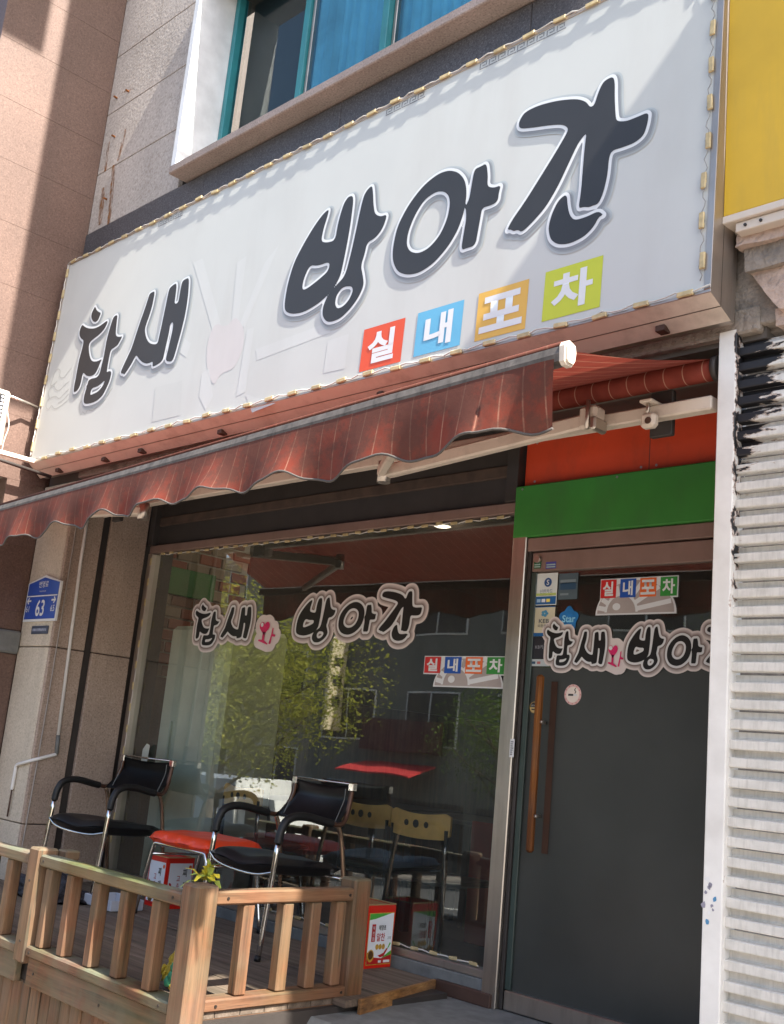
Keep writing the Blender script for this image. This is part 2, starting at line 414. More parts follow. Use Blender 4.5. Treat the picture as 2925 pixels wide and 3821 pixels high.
M_ink = mat('print_black', '#2d2d2d', 0.5, var=0.08)
M_vinylblack = mat('vinyl_black', '#0c0c0d', 0.45)
M_pwhite = mat('print_white', '#d6d9d9', 0.45, var=0.02)
M_psh = [mat('print_shade_a', '#83878a', 0.5, var=0.04), mat('print_shade_b', '#999fa0', 0.5, var=0.04), mat('print_shade_c', '#abb2b3', 0.5, var=0.04)]
M_sq = {'red': mat('print_red', '#d2502c', 0.5, var=0.04), 'blue': mat('print_blue', '#62aacb', 0.5, var=0.04),
        'amber': mat('print_amber', '#d4a94c', 0.5, var=0.04), 'lime': mat('print_lime', '#bcc533', 0.5, var=0.04)}
M_vq = {'red': mat('vinyl_red', '#c42222', 0.45), 'blue': mat('vinyl_blue', '#1450a8', 0.45),
        'orange': mat('vinyl_orange', '#e0692a', 0.45), 'green': mat('vinyl_green', '#2f8a36', 0.45)}
M_led = mat('led_module', '#b9a77c', 0.5, var=0.25, vscale=30, dirt=0.4)
M_wire = mat('white_wire', '#c8c5bd', 0.5)
M_rust = mat('rust', '#7a4a22', 0.9, var=0.3, vscale=40)
M_brown = mat('brown_tile', '#4a3328', 0.7, var=0.25, dirt=0.4)
M_leather = mat('black_leather', '#17181a', 0.42, var=0.15, vscale=25, bump=0.3, bscale=160, bdist=0.002)
M_redseat = mat('red_vinyl', '#ea4418', 0.42, var=0.08, vscale=12, bump=0.25, bscale=45, bdist=0.004)
M_lightwood = mat('light_plywood', '#f0bd6a', 0.5, var=0.12, vscale=14)
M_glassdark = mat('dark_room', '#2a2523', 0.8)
WR = ('#6a4831', '#3c2619', '#835d43')
M_wz = wood('railing_wood_upright', 2, *WR, moss=0.5)
M_wx = wood('railing_wood_long', 0, *WR, moss=1.0)
M_wy = wood('railing_wood_cross', 1, *WR, moss=0.25)
M_deck = wood('weathered_deck', 0, '#6a5c50', '#443a32', '#85776a', moss=0.1)
M_hand = wood('handle_wood', 2, '#7d4a1e', '#3a2010', '#a86c30')

def glass_mat(name, tint, base_refl, rough=0.0, mult=2.0):
    m = bpy.data.materials.new(name); m.use_nodes = True
    t = m.node_tree; t.nodes.clear()
    o = t.nodes.new('ShaderNodeOutputMaterial'); mx = t.nodes.new('ShaderNodeMixShader')
    tr = t.nodes.new('ShaderNodeBsdfTransparent'); tr.inputs[0].default_value = (*tint, 1)
    gl = t.nodes.new('ShaderNodeBsdfGlossy'); gl.inputs['Roughness'].default_value = rough
    gl.inputs['Color'].default_value = (0.95, 1.0, 0.97, 1)
    lw = t.nodes.new('ShaderNodeFresnel'); lw.inputs[0].default_value = 1.5
    mr = t.nodes.new('ShaderNodeMath'); mr.operation = 'MULTIPLY_ADD'; mr.inputs[1].default_value = mult; mr.inputs[2].default_value = base_refl
    t.links.new(lw.outputs[0], mr.inputs[0]); t.links.new(mr.outputs[0], mx.inputs[0])
    t.links.new(tr.outputs[0], mx.inputs[1]); t.links.new(gl.outputs[0], mx.inputs[2])
    t.links.new(mx.outputs[0], o.inputs[0])
    MATS[name] = m
    return m
M_glass = glass_mat('shop_glass', (0.82, 0.86, 0.82), 0.05, rough=0.012)
def dusty(m, amount):
    """film of street dust on the pane, plus the slight waviness of float glass"""
    t = m.node_tree
    o = [x for x in t.nodes if x.type == 'OUTPUT_MATERIAL'][0]; mx = o.inputs[0].links[0].from_node
    gl = [x for x in t.nodes if x.type == 'BSDF_GLOSSY'][0]
    g = t.nodes.new('ShaderNodeNewGeometry')
    n1 = t.nodes.new('ShaderNodeTexNoise'); n1.inputs['Scale'].default_value = 1.7; n1.inputs['Detail'].default_value = 6
    t.links.new(g.outputs['Position'], n1.inputs['Vector'])
    r1 = t.nodes.new('ShaderNodeValToRGB'); r1.color_ramp.elements[0].position = 0.3; r1.color_ramp.elements[0].color = (amount * 0.5,) * 3 + (1,)
    r1.color_ramp.elements[1].position = 0.75; r1.color_ramp.elements[1].color = (amount * 2.0,) * 3 + (1,)
    t.links.new(n1.outputs['Fac'], r1.inputs[0])
    df = t.nodes.new('ShaderNodeBsdfDiffuse'); df.inputs[0].default_value = (0.55, 0.58, 0.5, 1)
    m2 = t.nodes.new('ShaderNodeMixShader')
    t.links.new(r1.outputs[0], m2.inputs[0]); t.links.new(mx.outputs[0], m2.inputs[1]); t.links.new(df.outputs[0], m2.inputs[2])
    t.links.new(m2.outputs[0], o.inputs[0])
    n2 = t.nodes.new('ShaderNodeTexNoise'); n2.inputs['Scale'].default_value = 2.2; n2.inputs['Detail'].default_value = 1
    t.links.new(g.outputs['Position'], n2.inputs['Vector'])
    b = t.nodes.new('ShaderNodeBump'); b.inputs['Strength'].default_value = 0.007; b.inputs['Distance'].default_value = 0.1
    t.links.new(n2.outputs['Fac'], b.inputs['Height']); t.links.new(b.outputs[0], gl.inputs['Normal'])
dusty(M_glass, 0.027)
M_upglass = glass_mat('upper_glass', (0.72, 0.88, 0.9), 0.0, mult=0.7)

YF = -0.66            # facade plane; the shop front stands back at y = 0
XW = -7.14            # corner with the neighbouring wing

# ------------------------------------------------------------------ ground
def gz(x): return -0.45 + 0.085 * min(0.0, x + 3.0)
def ground_sheet(name, xs, y0, y1, dz, m, kind='structure'):
    V, F = [], []
    for x in xs:
        V += [(x, y0, gz(x) + dz), (x, y1, gz(x) + dz)]
    for i in range(len(xs) - 1):
        F.append((2 * i, 2 * i + 2, 2 * i + 3, 2 * i + 1))
    return tag(mesh(name, V, F, m), kind=kind)
GX = [-220, -60, -40, -25, -15, -8, -3, 5, 40, 200]
M_asph = mat('asphalt', '#4a4a4b', 0.9, var=0.2, vscale=20, bump=0.3, bscale=150)
M_pave = mat('paving', '#877f77', 0.85, var=0.15, vscale=8, bump=0.2, bscale=100)
M_gnd = mat('ground_soil', '#6a655e', 0.95)
ground_sheet('ground', GX, -220, 120, -0.16, M_gnd)
ground_sheet('pavement', GX, -6.6, -0.55, 0.0, M_pave)
ground_sheet('road', GX, -15.2, -6.6, -0.13, M_asph)
ground_sheet('far_pavement', GX, -18.5, -15.2, 0.0, M_pave)
M_line = mat('road_paint', '#d8d8d2', 0.7)
ground_sheet('road_marking', GX, -10.95, -10.83, -0.126, M_line)
def kerb(name, y0, y1):
    V, F = [], []
    for x in GX:
        for y, z in ((y0, -0.16), (y0, 0.012), (y1, 0.012), (y1, -0.16)): V.append((x, y, gz(x) + z))
    for i in range(len(GX) - 1):
        for k in range(3):
            F.append((4 * i + k, 4 * i + k + 1, 4 * i + 5 + k, 4 * i + 4 + k))
    tag(mesh(name, V, F, M_step), kind='structure')
kerb('kerb', -6.72, -6.6); kerb('kerb', -15.2, -15.08)
# concrete step in front of the door
st = prism('entrance_step', [(-0.95, -0.4), (-0.95, -0.02), (-0.93, 0.006), (0.0, 0.006), (0.0, -0.4)], -3.62, -1.93, M_step, axis='x')
tag(st, kind='structure')

# ------------------------------------------------------------------ main building
B = thing('shop_building', 'granite-faced shop building with recessed glass shop front and teal upstairs window', 'building', (-4.5, 1.0, -0.3))
XR = -1.905           # right end of the recess
# masonry core: walls behind the stone facing, kept clear of every opening
def core(x, y, z, m=M_joint): return box('wall', x, y, z, m, B, 0)
core((XW, -1.75), (YF + 0.03, -0.3), (6.19, 11.0))
core((XW, -6.0), (YF + 0.03, -0.3), (2.68, 6.19))
core((-6.0, -2.6), (YF + 0.03, -0.3), (2.68, 4.66))
core((-2.6, -1.75), (YF + 0.03, -0.3), (2.68, 6.19))
# facing panels of the upper wall, one by one
zj = [4.647, 5.142, 5.65, 6.156, 6.66, 7.165]
for a, b in zip(zj, zj[1:]):
    box('stone_panel', (XW + 0.002, -5.955), (YF, YF + 0.035), (a + 0.003, b - 0.003), M_wall, B, 0.003)
for a, b in ((6.225, 6.66), (6.66, 7.165)):
    box('stone_panel', (-5.95, -2.605), (YF, YF + 0.035), (a + 0.003, b - 0.003), M_wall, B, 0.003)
for a, b in zip(zj, zj[1:]):
    box('stone_panel', (-2.6, -1.76), (YF, YF + 0.035), (a + 0.003, b - 0.003), M_wall, B, 0.003)
xb = [XW + 0.002, -5.62, -4.3, -2.95, -1.76]
for a, b in zip(xb, xb[1:]):
    box('stone_band', (a + 0.002, b - 0.002), (YF - 0.012, YF + 0.035), (4.05, 4.64), M_band, B, 0.003)
# soffit and beam over the recess
box('beam', (XW + 0.47, -1.76), (YF - 0.01, -0.3), (2.70, 2.80), M_conc, B, 0.008)
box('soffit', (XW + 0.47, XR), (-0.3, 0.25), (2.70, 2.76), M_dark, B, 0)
# left pilaster: front slabs and the two slabs of its return
JZ = [(-0.9, 0.42), (0.42, 1.553), (1.553, 2.69)]
for a, b in JZ:
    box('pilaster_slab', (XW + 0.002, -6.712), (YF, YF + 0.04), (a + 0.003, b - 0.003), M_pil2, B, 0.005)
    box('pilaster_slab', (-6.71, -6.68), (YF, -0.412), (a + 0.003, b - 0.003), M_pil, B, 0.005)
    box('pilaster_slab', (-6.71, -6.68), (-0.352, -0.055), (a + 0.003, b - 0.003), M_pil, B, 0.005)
box('pilaster_core', (XW + 0.01, -6.712), (YF + 0.041, 0.2), (-0.9, 2.69), M_dark, B, 0)
# upper window
for nm, x, y, z in (('window_surround', (-5.905, -5.85), (-0.765, -0.42), (4.715, 6.19)), ('window_surround', (-2.66, -2.605), (-0.765, -0.42), (4.715, 6.19)),
                    ('window_surround', (-5.905, -2.605), (-0.765, -0.42), (6.19, 6.22))):
    box(nm, x, y, z, M_plaster, B, 0.004)
box('window_sill', (-5.86, -2.55), (-0.80, -0.40), (4.655, 4.712), M_sill, B, 0.006)
uw = box('window', (-5.845, -2.67), (-0.44, -0.40), (4.715, 4.77), M_teal, B, 0.004)
box('window_frame', (-5.845, -5.80), (-0.475, -0.40), (4.772, 6.185), M_teal, uw, 0.004)
for i, xx in enumerate((-5.03, -4.24, -3.42)):
    box('sash_stile', (xx - 0.03, xx + 0.025), (-0.47 if i % 2 else -0.452, -0.41), (4.772, 6.185), M_teal, uw, 0.004)
    box('sash_stile', (xx + 0.03, xx + 0.055), (-0.43, -0.40), (4.772, 6.185), M_alu, uw, 0.003)
for a, b in ((-5.80, -5.06), (-5.0, -4.27), (-4.21, -3.45), (-3.39, -2.67)):
    xz('pane', a, b, 4.772, 6.185, -0.425, M_upglass, uw)
M_curt = mat('blue_curtain', '#6fb4d2', 0.8, var=0.2, vscale=3)
M_screen = mat('insect_screen', '#303236', 0.8, var=0.1)
V, F = [], []
for i in range(121):
    x = -5.0 + 1.66 * i / 120; yy = -0.385 + 0.018 * math.sin(i * 1.1) + 0.01 * math.sin(i * 2.7)
    V += [(x, yy, 4.7), (x, yy, 6.05)]
    if i: F.append((2 * i - 2, 2 * i, 2 * i + 1, 2 * i - 1))
mesh('curtain', V, F, M_curt, uw, smooth=True)
xz('screen', -5.8, -5.05, 4.77, 6.185, -0.345, M_screen, uw)
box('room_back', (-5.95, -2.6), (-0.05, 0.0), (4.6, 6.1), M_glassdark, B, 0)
# rusty anchors and stains left in the upper wall
for (u, v) in ((436, 366), (480, 342), (428, 511), (398, 744)):
    a, b = py(u, v, YF)
    tube('anchor_bolt', [(a, YF + 0.01, b), (a + 0.01, YF - 0.03, b - 0.005)], 0.008, M_rust, B, 6, it=0)
M_stain = bpy.data.materials.new('rust_stain'); M_stain.use_nodes = True
n = NB(M_stain)
f = n.ramp(n.noise(1.0, 6, n.scaled((60, 60, 9)), 0.7), [(0.40, BLK), (0.62, (0.9,) * 3)])
n.b.inputs['Base Color'].default_value = (*lin('#8a5a2a'), 1); n.b.inputs['Roughness'].default_value = 0.9
n.l(f, n.b.inputs['Alpha'])
for (u, v, u2, v2, wd) in ((470, 480, 440, 600, 0.016), (405, 530, 392, 640, 0.016), (455, 345, 490, 335, 0.03), (425, 615, 405, 850, 0.025), (385, 700, 372, 840, 0.03)):
    a, b = py(u, v, YF - 0.0015), py(u2, v2, YF - 0.0015)
    sheet('rust_stain', [(b[0] - wd, YF - 0.0015, b[1]), (b[0] + wd, YF - 0.0015, b[1]), (a[0] + wd, YF - 0.0015, a[1]), (a[0] - wd, YF - 0.0015, a[1])], M_stain, B)

# shop front: frame, transom, big pane, door
SF = box('shop_window', (-6.66, -3.345), (-0.035, 0.035), (2.30, 2.355), M_alu_pink, B, 0.004)      # head rail carries the rest
box('jamb', (-6.665, -6.61), (-0.04, 0.035), (0.15, 2.298), M_alu, SF, 0.004)
box('jamb', (-6.68, -6.62), (-0.05, 0.035), (2.357, 2.70), M_dark, SF, 0.004)
box('sill', (-6.61, -3.345), (-0.035, 0.035), (0.115, 0.152), M_alu, SF, 0.004)
xz('pane', -6.61, -3.345, 0.152, 2.30, -0.004, M_glass, SF)
box('transom_rail', (-6.62, -3.36), (-0.012, 0.03), (2.50, 2.565), mat('worn_beam', '#4a3a30', 0.8, var=0.3, vscale=12, dirt=0.6), SF, 0.006)
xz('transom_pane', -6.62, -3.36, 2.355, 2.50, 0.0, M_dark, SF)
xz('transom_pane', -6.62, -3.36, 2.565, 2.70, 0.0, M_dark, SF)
MU = box('mullion', (-3.345, -3.26), (-0.05, 0.04), (0.006, 2.262), M_steel, B, 0.004)
box('hinge_strip', (-3.256, -3.238), (-0.03, 0.03), (0.01, 2.262), M_dark, MU, 0.002)
box('post_cover', (-3.42, -3.345), (-0.046, 0.03), (2.357, 2.70), M_dark, B, 0.004)
# concrete upstand below the window and the brown kick board in front of it
box('upstand', (-6.66, -3.345), (-0.035, 0.06), (-0.1, 0.113), M_step, B, 0.006)
box('kick_board', (-3.62, -3.28), (-0.065, -0.036), (0.006, 0.066), M_brown, B, 0.004)
# fascia above the door
box('fascia_panel', (-3.335, XR), (0.0, 0.04), (2.43, 2.70), M_red_panel, B, 0.003)
box('fascia_panel', (-3.345, XR), (-0.055, 0.035), (2.165, 2.428), M_green_panel, B, 0.006)
box('door_header', (-3.258, XR), (-0.04, 0.04), (2.095, 2.162), M_alu_pink, B, 0.004)
xz('panel_seam', -2.62, -2.6165, 2.435, 2.695, -0.0008, M_dark, B)
for xs_ in (-3.27, -2.66, -2.58, -2.0):
    for zs_ in (2.46, 2.66): tube('panel_screw', [(xs_, 0.001, zs_), (xs_, -0.0025, zs_)], 0.006, M_steel, B, 8, it=0)
for xs_ in (-3.3, -2.75, -2.2): tube('panel_screw', [(xs_, -0.054, 2.41), (xs_, -0.058, 2.41)], 0.006, M_steel, B, 8, it=0)
D = box('door', (-3.23, -2.02), (-0.03, 0.03), (1.995, 2.088), M_alu_pink, B, 0.004)          # top rail carries the leaf
box('bottom_rail', (-3.23, -2.02), (-0.03, 0.03), (0.012, 0.093), M_steel, D, 0.004)
xz('pane', -3.23, -2.02, 1.535, 1.995, -0.006, M_glass, D)
M_film = bpy.data.materials.new('frosted_film'); M_film.use_nodes = True
n = NB(M_film)
n.l(n.ramp(n.noise(2.2, 4), [(0.2, (0.04, 0.043, 0.039)), (0.8, (0.062, 0.065, 0.059))]), n.b.inputs['Base Color'])
n.l(n.ramp(n.noise(3, 4), [(0.2, (0.29,) * 3), (0.8, (0.34,) * 3)]), n.b.inputs['Roughness'])
n.b.inputs['Specular IOR Level'].default_value = 0.45
xz('frosted_pane', -3.23, -2.02, 0.093, 1.535, -0.006, M_film, D)
box('edge_strip', (-3.236, -3.205), (-0.02, -0.0075), (0.095, 1.993), mat('green_glass_edge', '#3d4a45', 0.3), D, 0.002)
cy_, cz_ = -0.036, 2.05
tube('closer_pin', [(-3.19, -0.03, 2.052), (-3.19, -0.05, 2.052)], 0.018, M_steel, D, 14, it=0)
box('handle', (-3.125, -3.09), (-0.085, -0.05), (0.70, 1.495), M_hand, D, 0.012)
box('handle_image', (-3.085, -3.05), (-0.0105, -0.0085), (0.70, 1.47), mat('handle_image_brown', '#3d2415', 0.6, var=0.3), D, 0.0005)  # thin strip on the film, painted dim as the second handle seen in the pane
for z in (1.28, 0.86):
    tube('handle_bolt', [(-3.09, -0.066, z), (-3.078, -0.066, z)], 0.009, M_steel, D, 10, it=0)
    tube('handle_bolt', [(-3.107, -0.05, z), (-3.107, -0.007, z)], 0.008, M_steel, D, 10, it=0)
box('side_wall', (-2.018, XR), (-0.04, 0.05), (0.006, 2.095), M_alu_pink, B, 0.004)
box('return_wall', (XR, XR + 0.05), (YF + 0.04, 0.2), (-0.5, 2.70), M_conc, B, 0.004)

# ------------------------------------------------------------------ the room behind the glass
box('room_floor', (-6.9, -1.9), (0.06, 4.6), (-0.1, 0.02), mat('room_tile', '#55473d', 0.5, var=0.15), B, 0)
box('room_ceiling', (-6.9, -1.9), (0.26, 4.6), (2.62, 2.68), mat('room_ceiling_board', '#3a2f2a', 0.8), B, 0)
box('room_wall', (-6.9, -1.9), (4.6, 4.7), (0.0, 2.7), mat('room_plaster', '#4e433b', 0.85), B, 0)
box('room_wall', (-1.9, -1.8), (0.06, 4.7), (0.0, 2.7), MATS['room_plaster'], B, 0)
BW = box('brick_wall', (-6.9, -6.775), (0.06, 4.6), (0.0, 2.62), mat('mortar', '#b5ab9e', 0.9, bump=0.4), B, 0)
M_brk = [mat('brick_red', '#a05e4a', 0.9, var=0.2, bump=0.5, bscale=50), mat('brick_brown', '#8a6454', 0.9, var=0.2, bump=0.5, bscale=50),
         mat('brick_grey', '#a08e7c', 0.9, var=0.2, bump=0.5, bscale=50)]
bmes = []
for k in range(3):
    t = box('brick', (-0.012, 0.012), (0, 0.19), (0, 0.072), M_brk[k], None, 0.004)
    bmes.append(t.data); bpy.data.objects.remove(t)
for r_ in range(13):
    for c_ in range(4):
        o = link('brick', bmes[random.choice((0, 1, 2, 1, 0))], BW)
        o.location = (-6.769 + random.uniform(-0.002, 0.002), 0.07 + c_ * 0.203 - (0.1 if r_ % 2 else 0) + (0.1 if r_ % 2 else 0) * 2, 1.47 + r_ * 0.086)
box('wall_lining', (-6.775, -6.74), (0.93, 4.5), (1.457, 2.62), M_dark, BW, 0.004)
box('wainscot', (-6.775, -6.745), (0.065, 4.5), (0.02, 1.455), wood('wainscot_wood', 2, '#4a382c', '#33261e', '#5a4638'), BW, 0.004)
box('wall_board', (-6.756, -6.735), (0.09, 0.62), (2.06, 2.26), M_green_panel, BW, 0.003)

# ------------------------------------------------------------------ neighbouring wing on the left
W = thing('neighbour_wing', 'brown granite side wall of the neighbouring building, half in sun', 'building', (-9, -2, -0.9))
box('wall', (-12, XW - 0.03), (-1.56, 1.5), (2.74, 12.0), M_wing, W, 0)
box('lower_wall', (-12, XW - 0.03), (-0.94, 1.5), (-2.0, 2.738), M_wing, W, 0)
box('overhang_soffit', (-12, XW - 0.001), (-1.562, -0.945), (2.69, 2.739), M_conc, W, 0.005)
wz = [-0.9 + 0.4505 * k for k in range(0, 19)]
wz = [5.39 + 0.4505 * k for k in range(-9, 5)]
for a, b in zip(wz, wz[1:]):
    off = 0.0 if int(round((a - 5.39) / 0.4505)) % 2 else 0.5
    ys = [-3.2, -2.2 + off - 0.5, -1.3 + off - 0.5 + 0.2, YF - 0.0]
    ys = [-1.562, YF - 0.001]
    for c, d in zip(ys, ys[1:]):
        if b > 1.66: box('stone_panel', (XW - 0.03, XW), ((-0.945 if a < 2.6 else c) + 0.001, d - 0.001), (max(a, 1.66) + 0.0004, b - 0.0004), M_wing, W, 0.0009)
box('string_course', (XW - 0.03, XW + 0.03), (-0.95, YF - 0.002), (1.50, 1.655), M_step, W, 0.012)
box('plinth_wall', (XW - 0.03, XW), (-0.945, YF - 0.002), (-1.5, 1.498), M_wing, W, 0.003)

# ------------------------------------------------------------------ neighbour on the right: shutter, pier, ledge
N = thing('shutter_shop', 'neighbouring shop front closed by a white peeling roller shutter below broken concrete', 'building', (-0.7, -0.3, -0.45))
M_shut = bpy.data.materials.new('peeling_shutter_paint'); M_shut.use_nodes = True
n = NB(M_shut)
xyz = n.sep()
base = n.ramp(n.noise(9, 5, n.scaled((1.2, 1, 2.2))), [(0.3, lin('#c9c6be')), (0.7, lin('#dedad2'))])
base = n.mix(n.ramp(n.noise(1.0, 4, n.scaled((90, 90, 14))), [(0.45, BLK), (0.75, (0.35,) * 3)]), base, lin('#948f86'))
# old dark coat showing through: close to the left edge and mostly near the top
edge = n.ramp(n.math('ADD', xyz[0], 1.90), [(0.05, (0.75,) * 3), (0.13, (0.55,) * 3), (0.23, (0.3,) * 3), (0.33, BLK)])
top = n.ramp(n.math('MULTIPLY', xyz[2], 0.36), [(0.4, (0.2,) * 3), (0.74, (0.36,) * 3), (0.9, WHT)])
nz = n.noise(1.0, 5, n.scaled((9, 16, 34)), 0.65)
s_ = n.math('ADD', n.math('MULTIPLY', edge, top), n.math('MULTIPLY', nz, 1.05))
mask = n.ramp(s_, [(0.95, BLK), (0.97, WHT)])
c = n.mix(mask, base, lin('#1d1c1f'))
rim = n.ramp(s_, [(0.91, BLK), (0.94, WHT), (0.95, WHT), (0.97, BLK)])
c = n.mix(n.math('MULTIPLY', rim, 0.6), c, lin('#8a6238'))
n.l(c, n.b.inputs['Base Color']); n.b.inputs['Roughness'].default_value = 0.6
n.bump(n.mix(0.5, mask, n.noise(40, 3)), 0.35, 0.004)
sh = box('shutter_box', (-1.83, 0.6), (-0.60, -0.45), (2.71, 2.74), M_conc, N, 0.004)
smesh = None
prof = [(-0.612, 0.0), (-0.648, 0.002), (-0.650, 0.006), (-0.650, 0.031), (-0.646, 0.034), (-0.618, 0.036), (-0.614, 0.042), (-0.614, 0.0612), (-0.608, 0.0625), (-0.604, 0.03)]
zz = -0.42; k = 0
while zz < 2.66:
    if smesh is None:
        o = prism('shutter_slat', [(a, b) for a, b in prof], -1.88, 0.6, M_shut, N, axis='x'); smesh = o.data
    else:
        o = link('shutter_slat', smesh, N)
    o.location = (random.uniform(-0.002, 0.002), random.uniform(-0.0015, 0.0015), zz)
    o.rotation_euler = (random.uniform(-0.0025, 0.0025), random.uniform(-0.0012, 0.0012), 0)
    zz += 0.0647
M_post = bpy.data.materials.new('chipped_post_paint'); M_post.use_nodes = True
n = NB(M_post); xyz = n.sep()
base = n.ramp(n.noise(7, 5), [(0.3, lin('#d6d3cd')), (0.7, lin('#e8e6e1'))])
edge = n.ramp(n.math('MULTIPLY', n.math('ADD', xyz[0], 1.918), 13.9), [(0.55, BLK), (0.8, (0.18,) * 3), (1.0, (0.45,) * 3)])
top = n.ramp(n.math('MULTIPLY', xyz[2], 0.36), [(0.0, (0.45,) * 3), (0.5, (0.55,) * 3), (0.7, (0.95,) * 3), (0.97, WHT)])
s_ = n.math('ADD', n.math('MULTIPLY', edge, top), n.math('MULTIPLY', n.noise(1.0, 4, n.scaled((26, 26, 20)), 0.6), 0.75))
mask = n.ramp(s_, [(0.80, BLK), (0.82, WHT)])
c = n.mix(n.ramp(s_, [(0.75, BLK), (0.79, (0.7,) * 3)]), base, lin('#8a6248'))
n.l(n.mix(mask, c, lin('#1d1c1f')), n.b.inputs['Base Color']); n.b.inputs['Roughness'].default_value = 0.55
n.bump(n.mix(0.5, mask, n.noise(40, 3)), 0.3, 0.004)
gp = box('guide_post', (-1.918, -1.846), (-0.672, -0.58), (-0.45, 2.722), M_post, N, 0.004)
M_scrap = [mat('sticker_scrap', '#4d86ad', 0.6), mat('sticker_scrap_grey', '#8a8794', 0.6), mat('sticker_scrap_white', '#e2e2e0', 0.6)]
for (u, v, s, mi) in ((2667, 3355, 0.011, 0), (2638, 3438, 0.012, 0), (2640, 3280, 0.014, 2), (2650, 3300, 0.012, 1), (2625, 3375, 0.013, 1), (2655, 3380, 0.008, 1), (2646, 3405, 0.009, 2), (2633, 3330, 0.008, 1), (2660, 3395, 0.006, 1), (2644, 3310, 0.01, 1)):
    a, b = py(u, v, -0.6735)
    s *= 0.75
    pts = [(a + s * random.uniform(0.6, 1.2) * math.cos(t), -0.6735, b + s * random.uniform(0.6, 1.4) * math.sin(t)) for t in np.arange(0, 6.2, 1.05)]
    sheet('sticker_scrap', pts, M_scrap[mi], gp)
# broken concrete ledge: strata of rough stone above the shutter
def rough_block(name, x, y, z, m, parent, amp, seed, step=0.016, shear=0.0):
    bm = bmesh.new()
    (x0, x1), (y0, y1), (z0, z1) = x, y, z
    nx, ny, nzz = max(2, int((x1 - x0) / step)), max(2, int((y1 - y0) / step)), max(2, int((z1 - z0) / step))
    idx = {}
    def vt(i, j, k):
        if (i, j, k) not in idx:
            xs_ = x0 + shear * (1 - k / nzz)
            p = Vector((xs_ + (x1 - xs_) * i / nx, y0 + (y1 - y0) * j / ny, z0 + (z1 - z0) * k / nzz))
            q = Vector((p.x * 5, p.y * 9, p.z * 9)) + Vector((seed * 3.1, seed, seed * 1.7))
            d = Vector((mnoise.noise(q), mnoise.noise(q + Vector((9, 3, 1))), mnoise.noise(q + Vector((2, 8, 5)))))
            d += 0.5 * Vector((mnoise.noise(q * 3), mnoise.noise(q * 3 + Vector((7, 1, 4))), mnoise.noise(q * 3 + Vector((1, 6, 2)))))
            d += 0.3 * Vector((mnoise.noise(q * 8), mnoise.noise(q * 8 + Vector((7, 1, 4))), mnoise.noise(q * 8 + Vector((1, 6, 2)))))
            idx[(i, j, k)] = bm.verts.new(p + d * amp)
        return idx[(i, j, k)]
    for i in range(nx):
        for j in range(ny):
            for k in (0, nzz): bm.faces.new((vt(i, j, k), vt(i + 1, j, k), vt(i + 1, j + 1, k), vt(i, j + 1, k)))
    for i in range(nx):
        for k in range(nzz):
            for j in (0, ny): bm.faces.new((vt(i, j, k), vt(i + 1, j, k), vt(i + 1, j, k + 1), vt(i, j, k + 1)))
    for j in range(ny):
        for k in range(nzz):
            for i in (0, nx): bm.faces.new((vt(i, j, k), vt(i, j + 1, k), vt(i, j + 1, k + 1), vt(i, j, k + 1)))
    return bmo(name, bm, m, parent)
M_broken = mat('broken_concrete', '#bba596', 0.92, var=0.22, vscale=12, bump=1.0, bscale=40, bdist=0.015, dirt=0.75, dirtcol=(0.16, 0.12, 0.09), dscale=(6, 6, 9))
rough_block('broken_ledge', (-1.81, 0.6), (-0.75, -0.5), (3.005, 3.08), M_broken, N, 0.012, 1)
rough_block('broken_ledge', (-1.80, 0.6), (-0.725, -0.5), (2.915, 3.01), M_conc, N, 0.004, 2, shear=0.01)
rough_block('broken_ledge', (-1.785, 0.6), (-0.70, -0.5), (2.745, 2.918), M_broken, N, 0.004, 3, shear=0.115)
rough_block('broken_ledge', (-1.70, 0.6), (-0.665, -0.5), (2.70, 2.765), M_broken, N, 0.009, 4)
box('pier', (-1.905, -1.66), (YF + 0.002, -0.4), (2.725, 3.6), M_conc, N, 0.006)
box('upper_wall', (-1.755, 0.6), (YF + 0.02, -0.3), (3.0, 7.2), M_conc, N, 0.004)

Y = thing('yellow_signboard', 'plain yellow signboard with a pale metal edge above the closed shutter', 'sign', (-0.6, -0.75, 3.08))
box('panel', (-1.845, 0.7), (-0.80, -0.70), (3.115, 4.9), M_yellow, Y, 0.004)
box('edge_trim', (-1.862, -1.845), (-0.806, -0.69), (3.085, 4.9), M_cream, Y, 0.003)
box('edge_trim', (-1.845, 0.7), (-0.806, -0.69), (3.085, 3.115), M_cream, Y, 0.003)
box('base_rail', (-1.80, 0.7), (-0.79, -0.64), (3.045, 3.083), M_cream, Y, 0.003)
for a in (-1.76, -1.70, -1.2): tube('rivet', [(a, -0.79, 3.064), (a, -0.796, 3.064)], 0.006, M_dark, Y, 8, it=0)

# unseen block added further right, sized to shade the sign, shutter and door
K = SUN_D
def back(p, x):          # where the light came from, at plane x
    t = (x - p[0]) / K.x
    return (p[1] + K.y * t, p[2] + K.z * t)
x0 = 0.62
yA = back((-3.52, -1.05, 0.3), x0)[0]
zA = back((-1.958, -0.86, 4.059), x0)[1]
S2 = thing('shade_caster_block', 'unseen rendered block added at right to shade the shutter and door', 'building', (3, 0, -0.45))
box('wall', (x0, 6.5), (yA, 1.0), (-0.8, zA), M_plaster, S2, 0.01)
box('parapet', (x0 + 0.02, 6.5), (yA + 0.02, 1.0), (zA - 0.3, zA - 0.02), M_conc, S2, 0.01)
for a in (1.2, 3.0, 4.8):
    wdo = box('window', (a, a + 1.2), (yA - 0.02, yA + 0.05), (3.6, 5.0), M_dark, S2, 0.01)
    xz('pane', a + 0.06, a + 1.14, 3.66, 4.94, yA - 0.024, M_upglass, wdo)
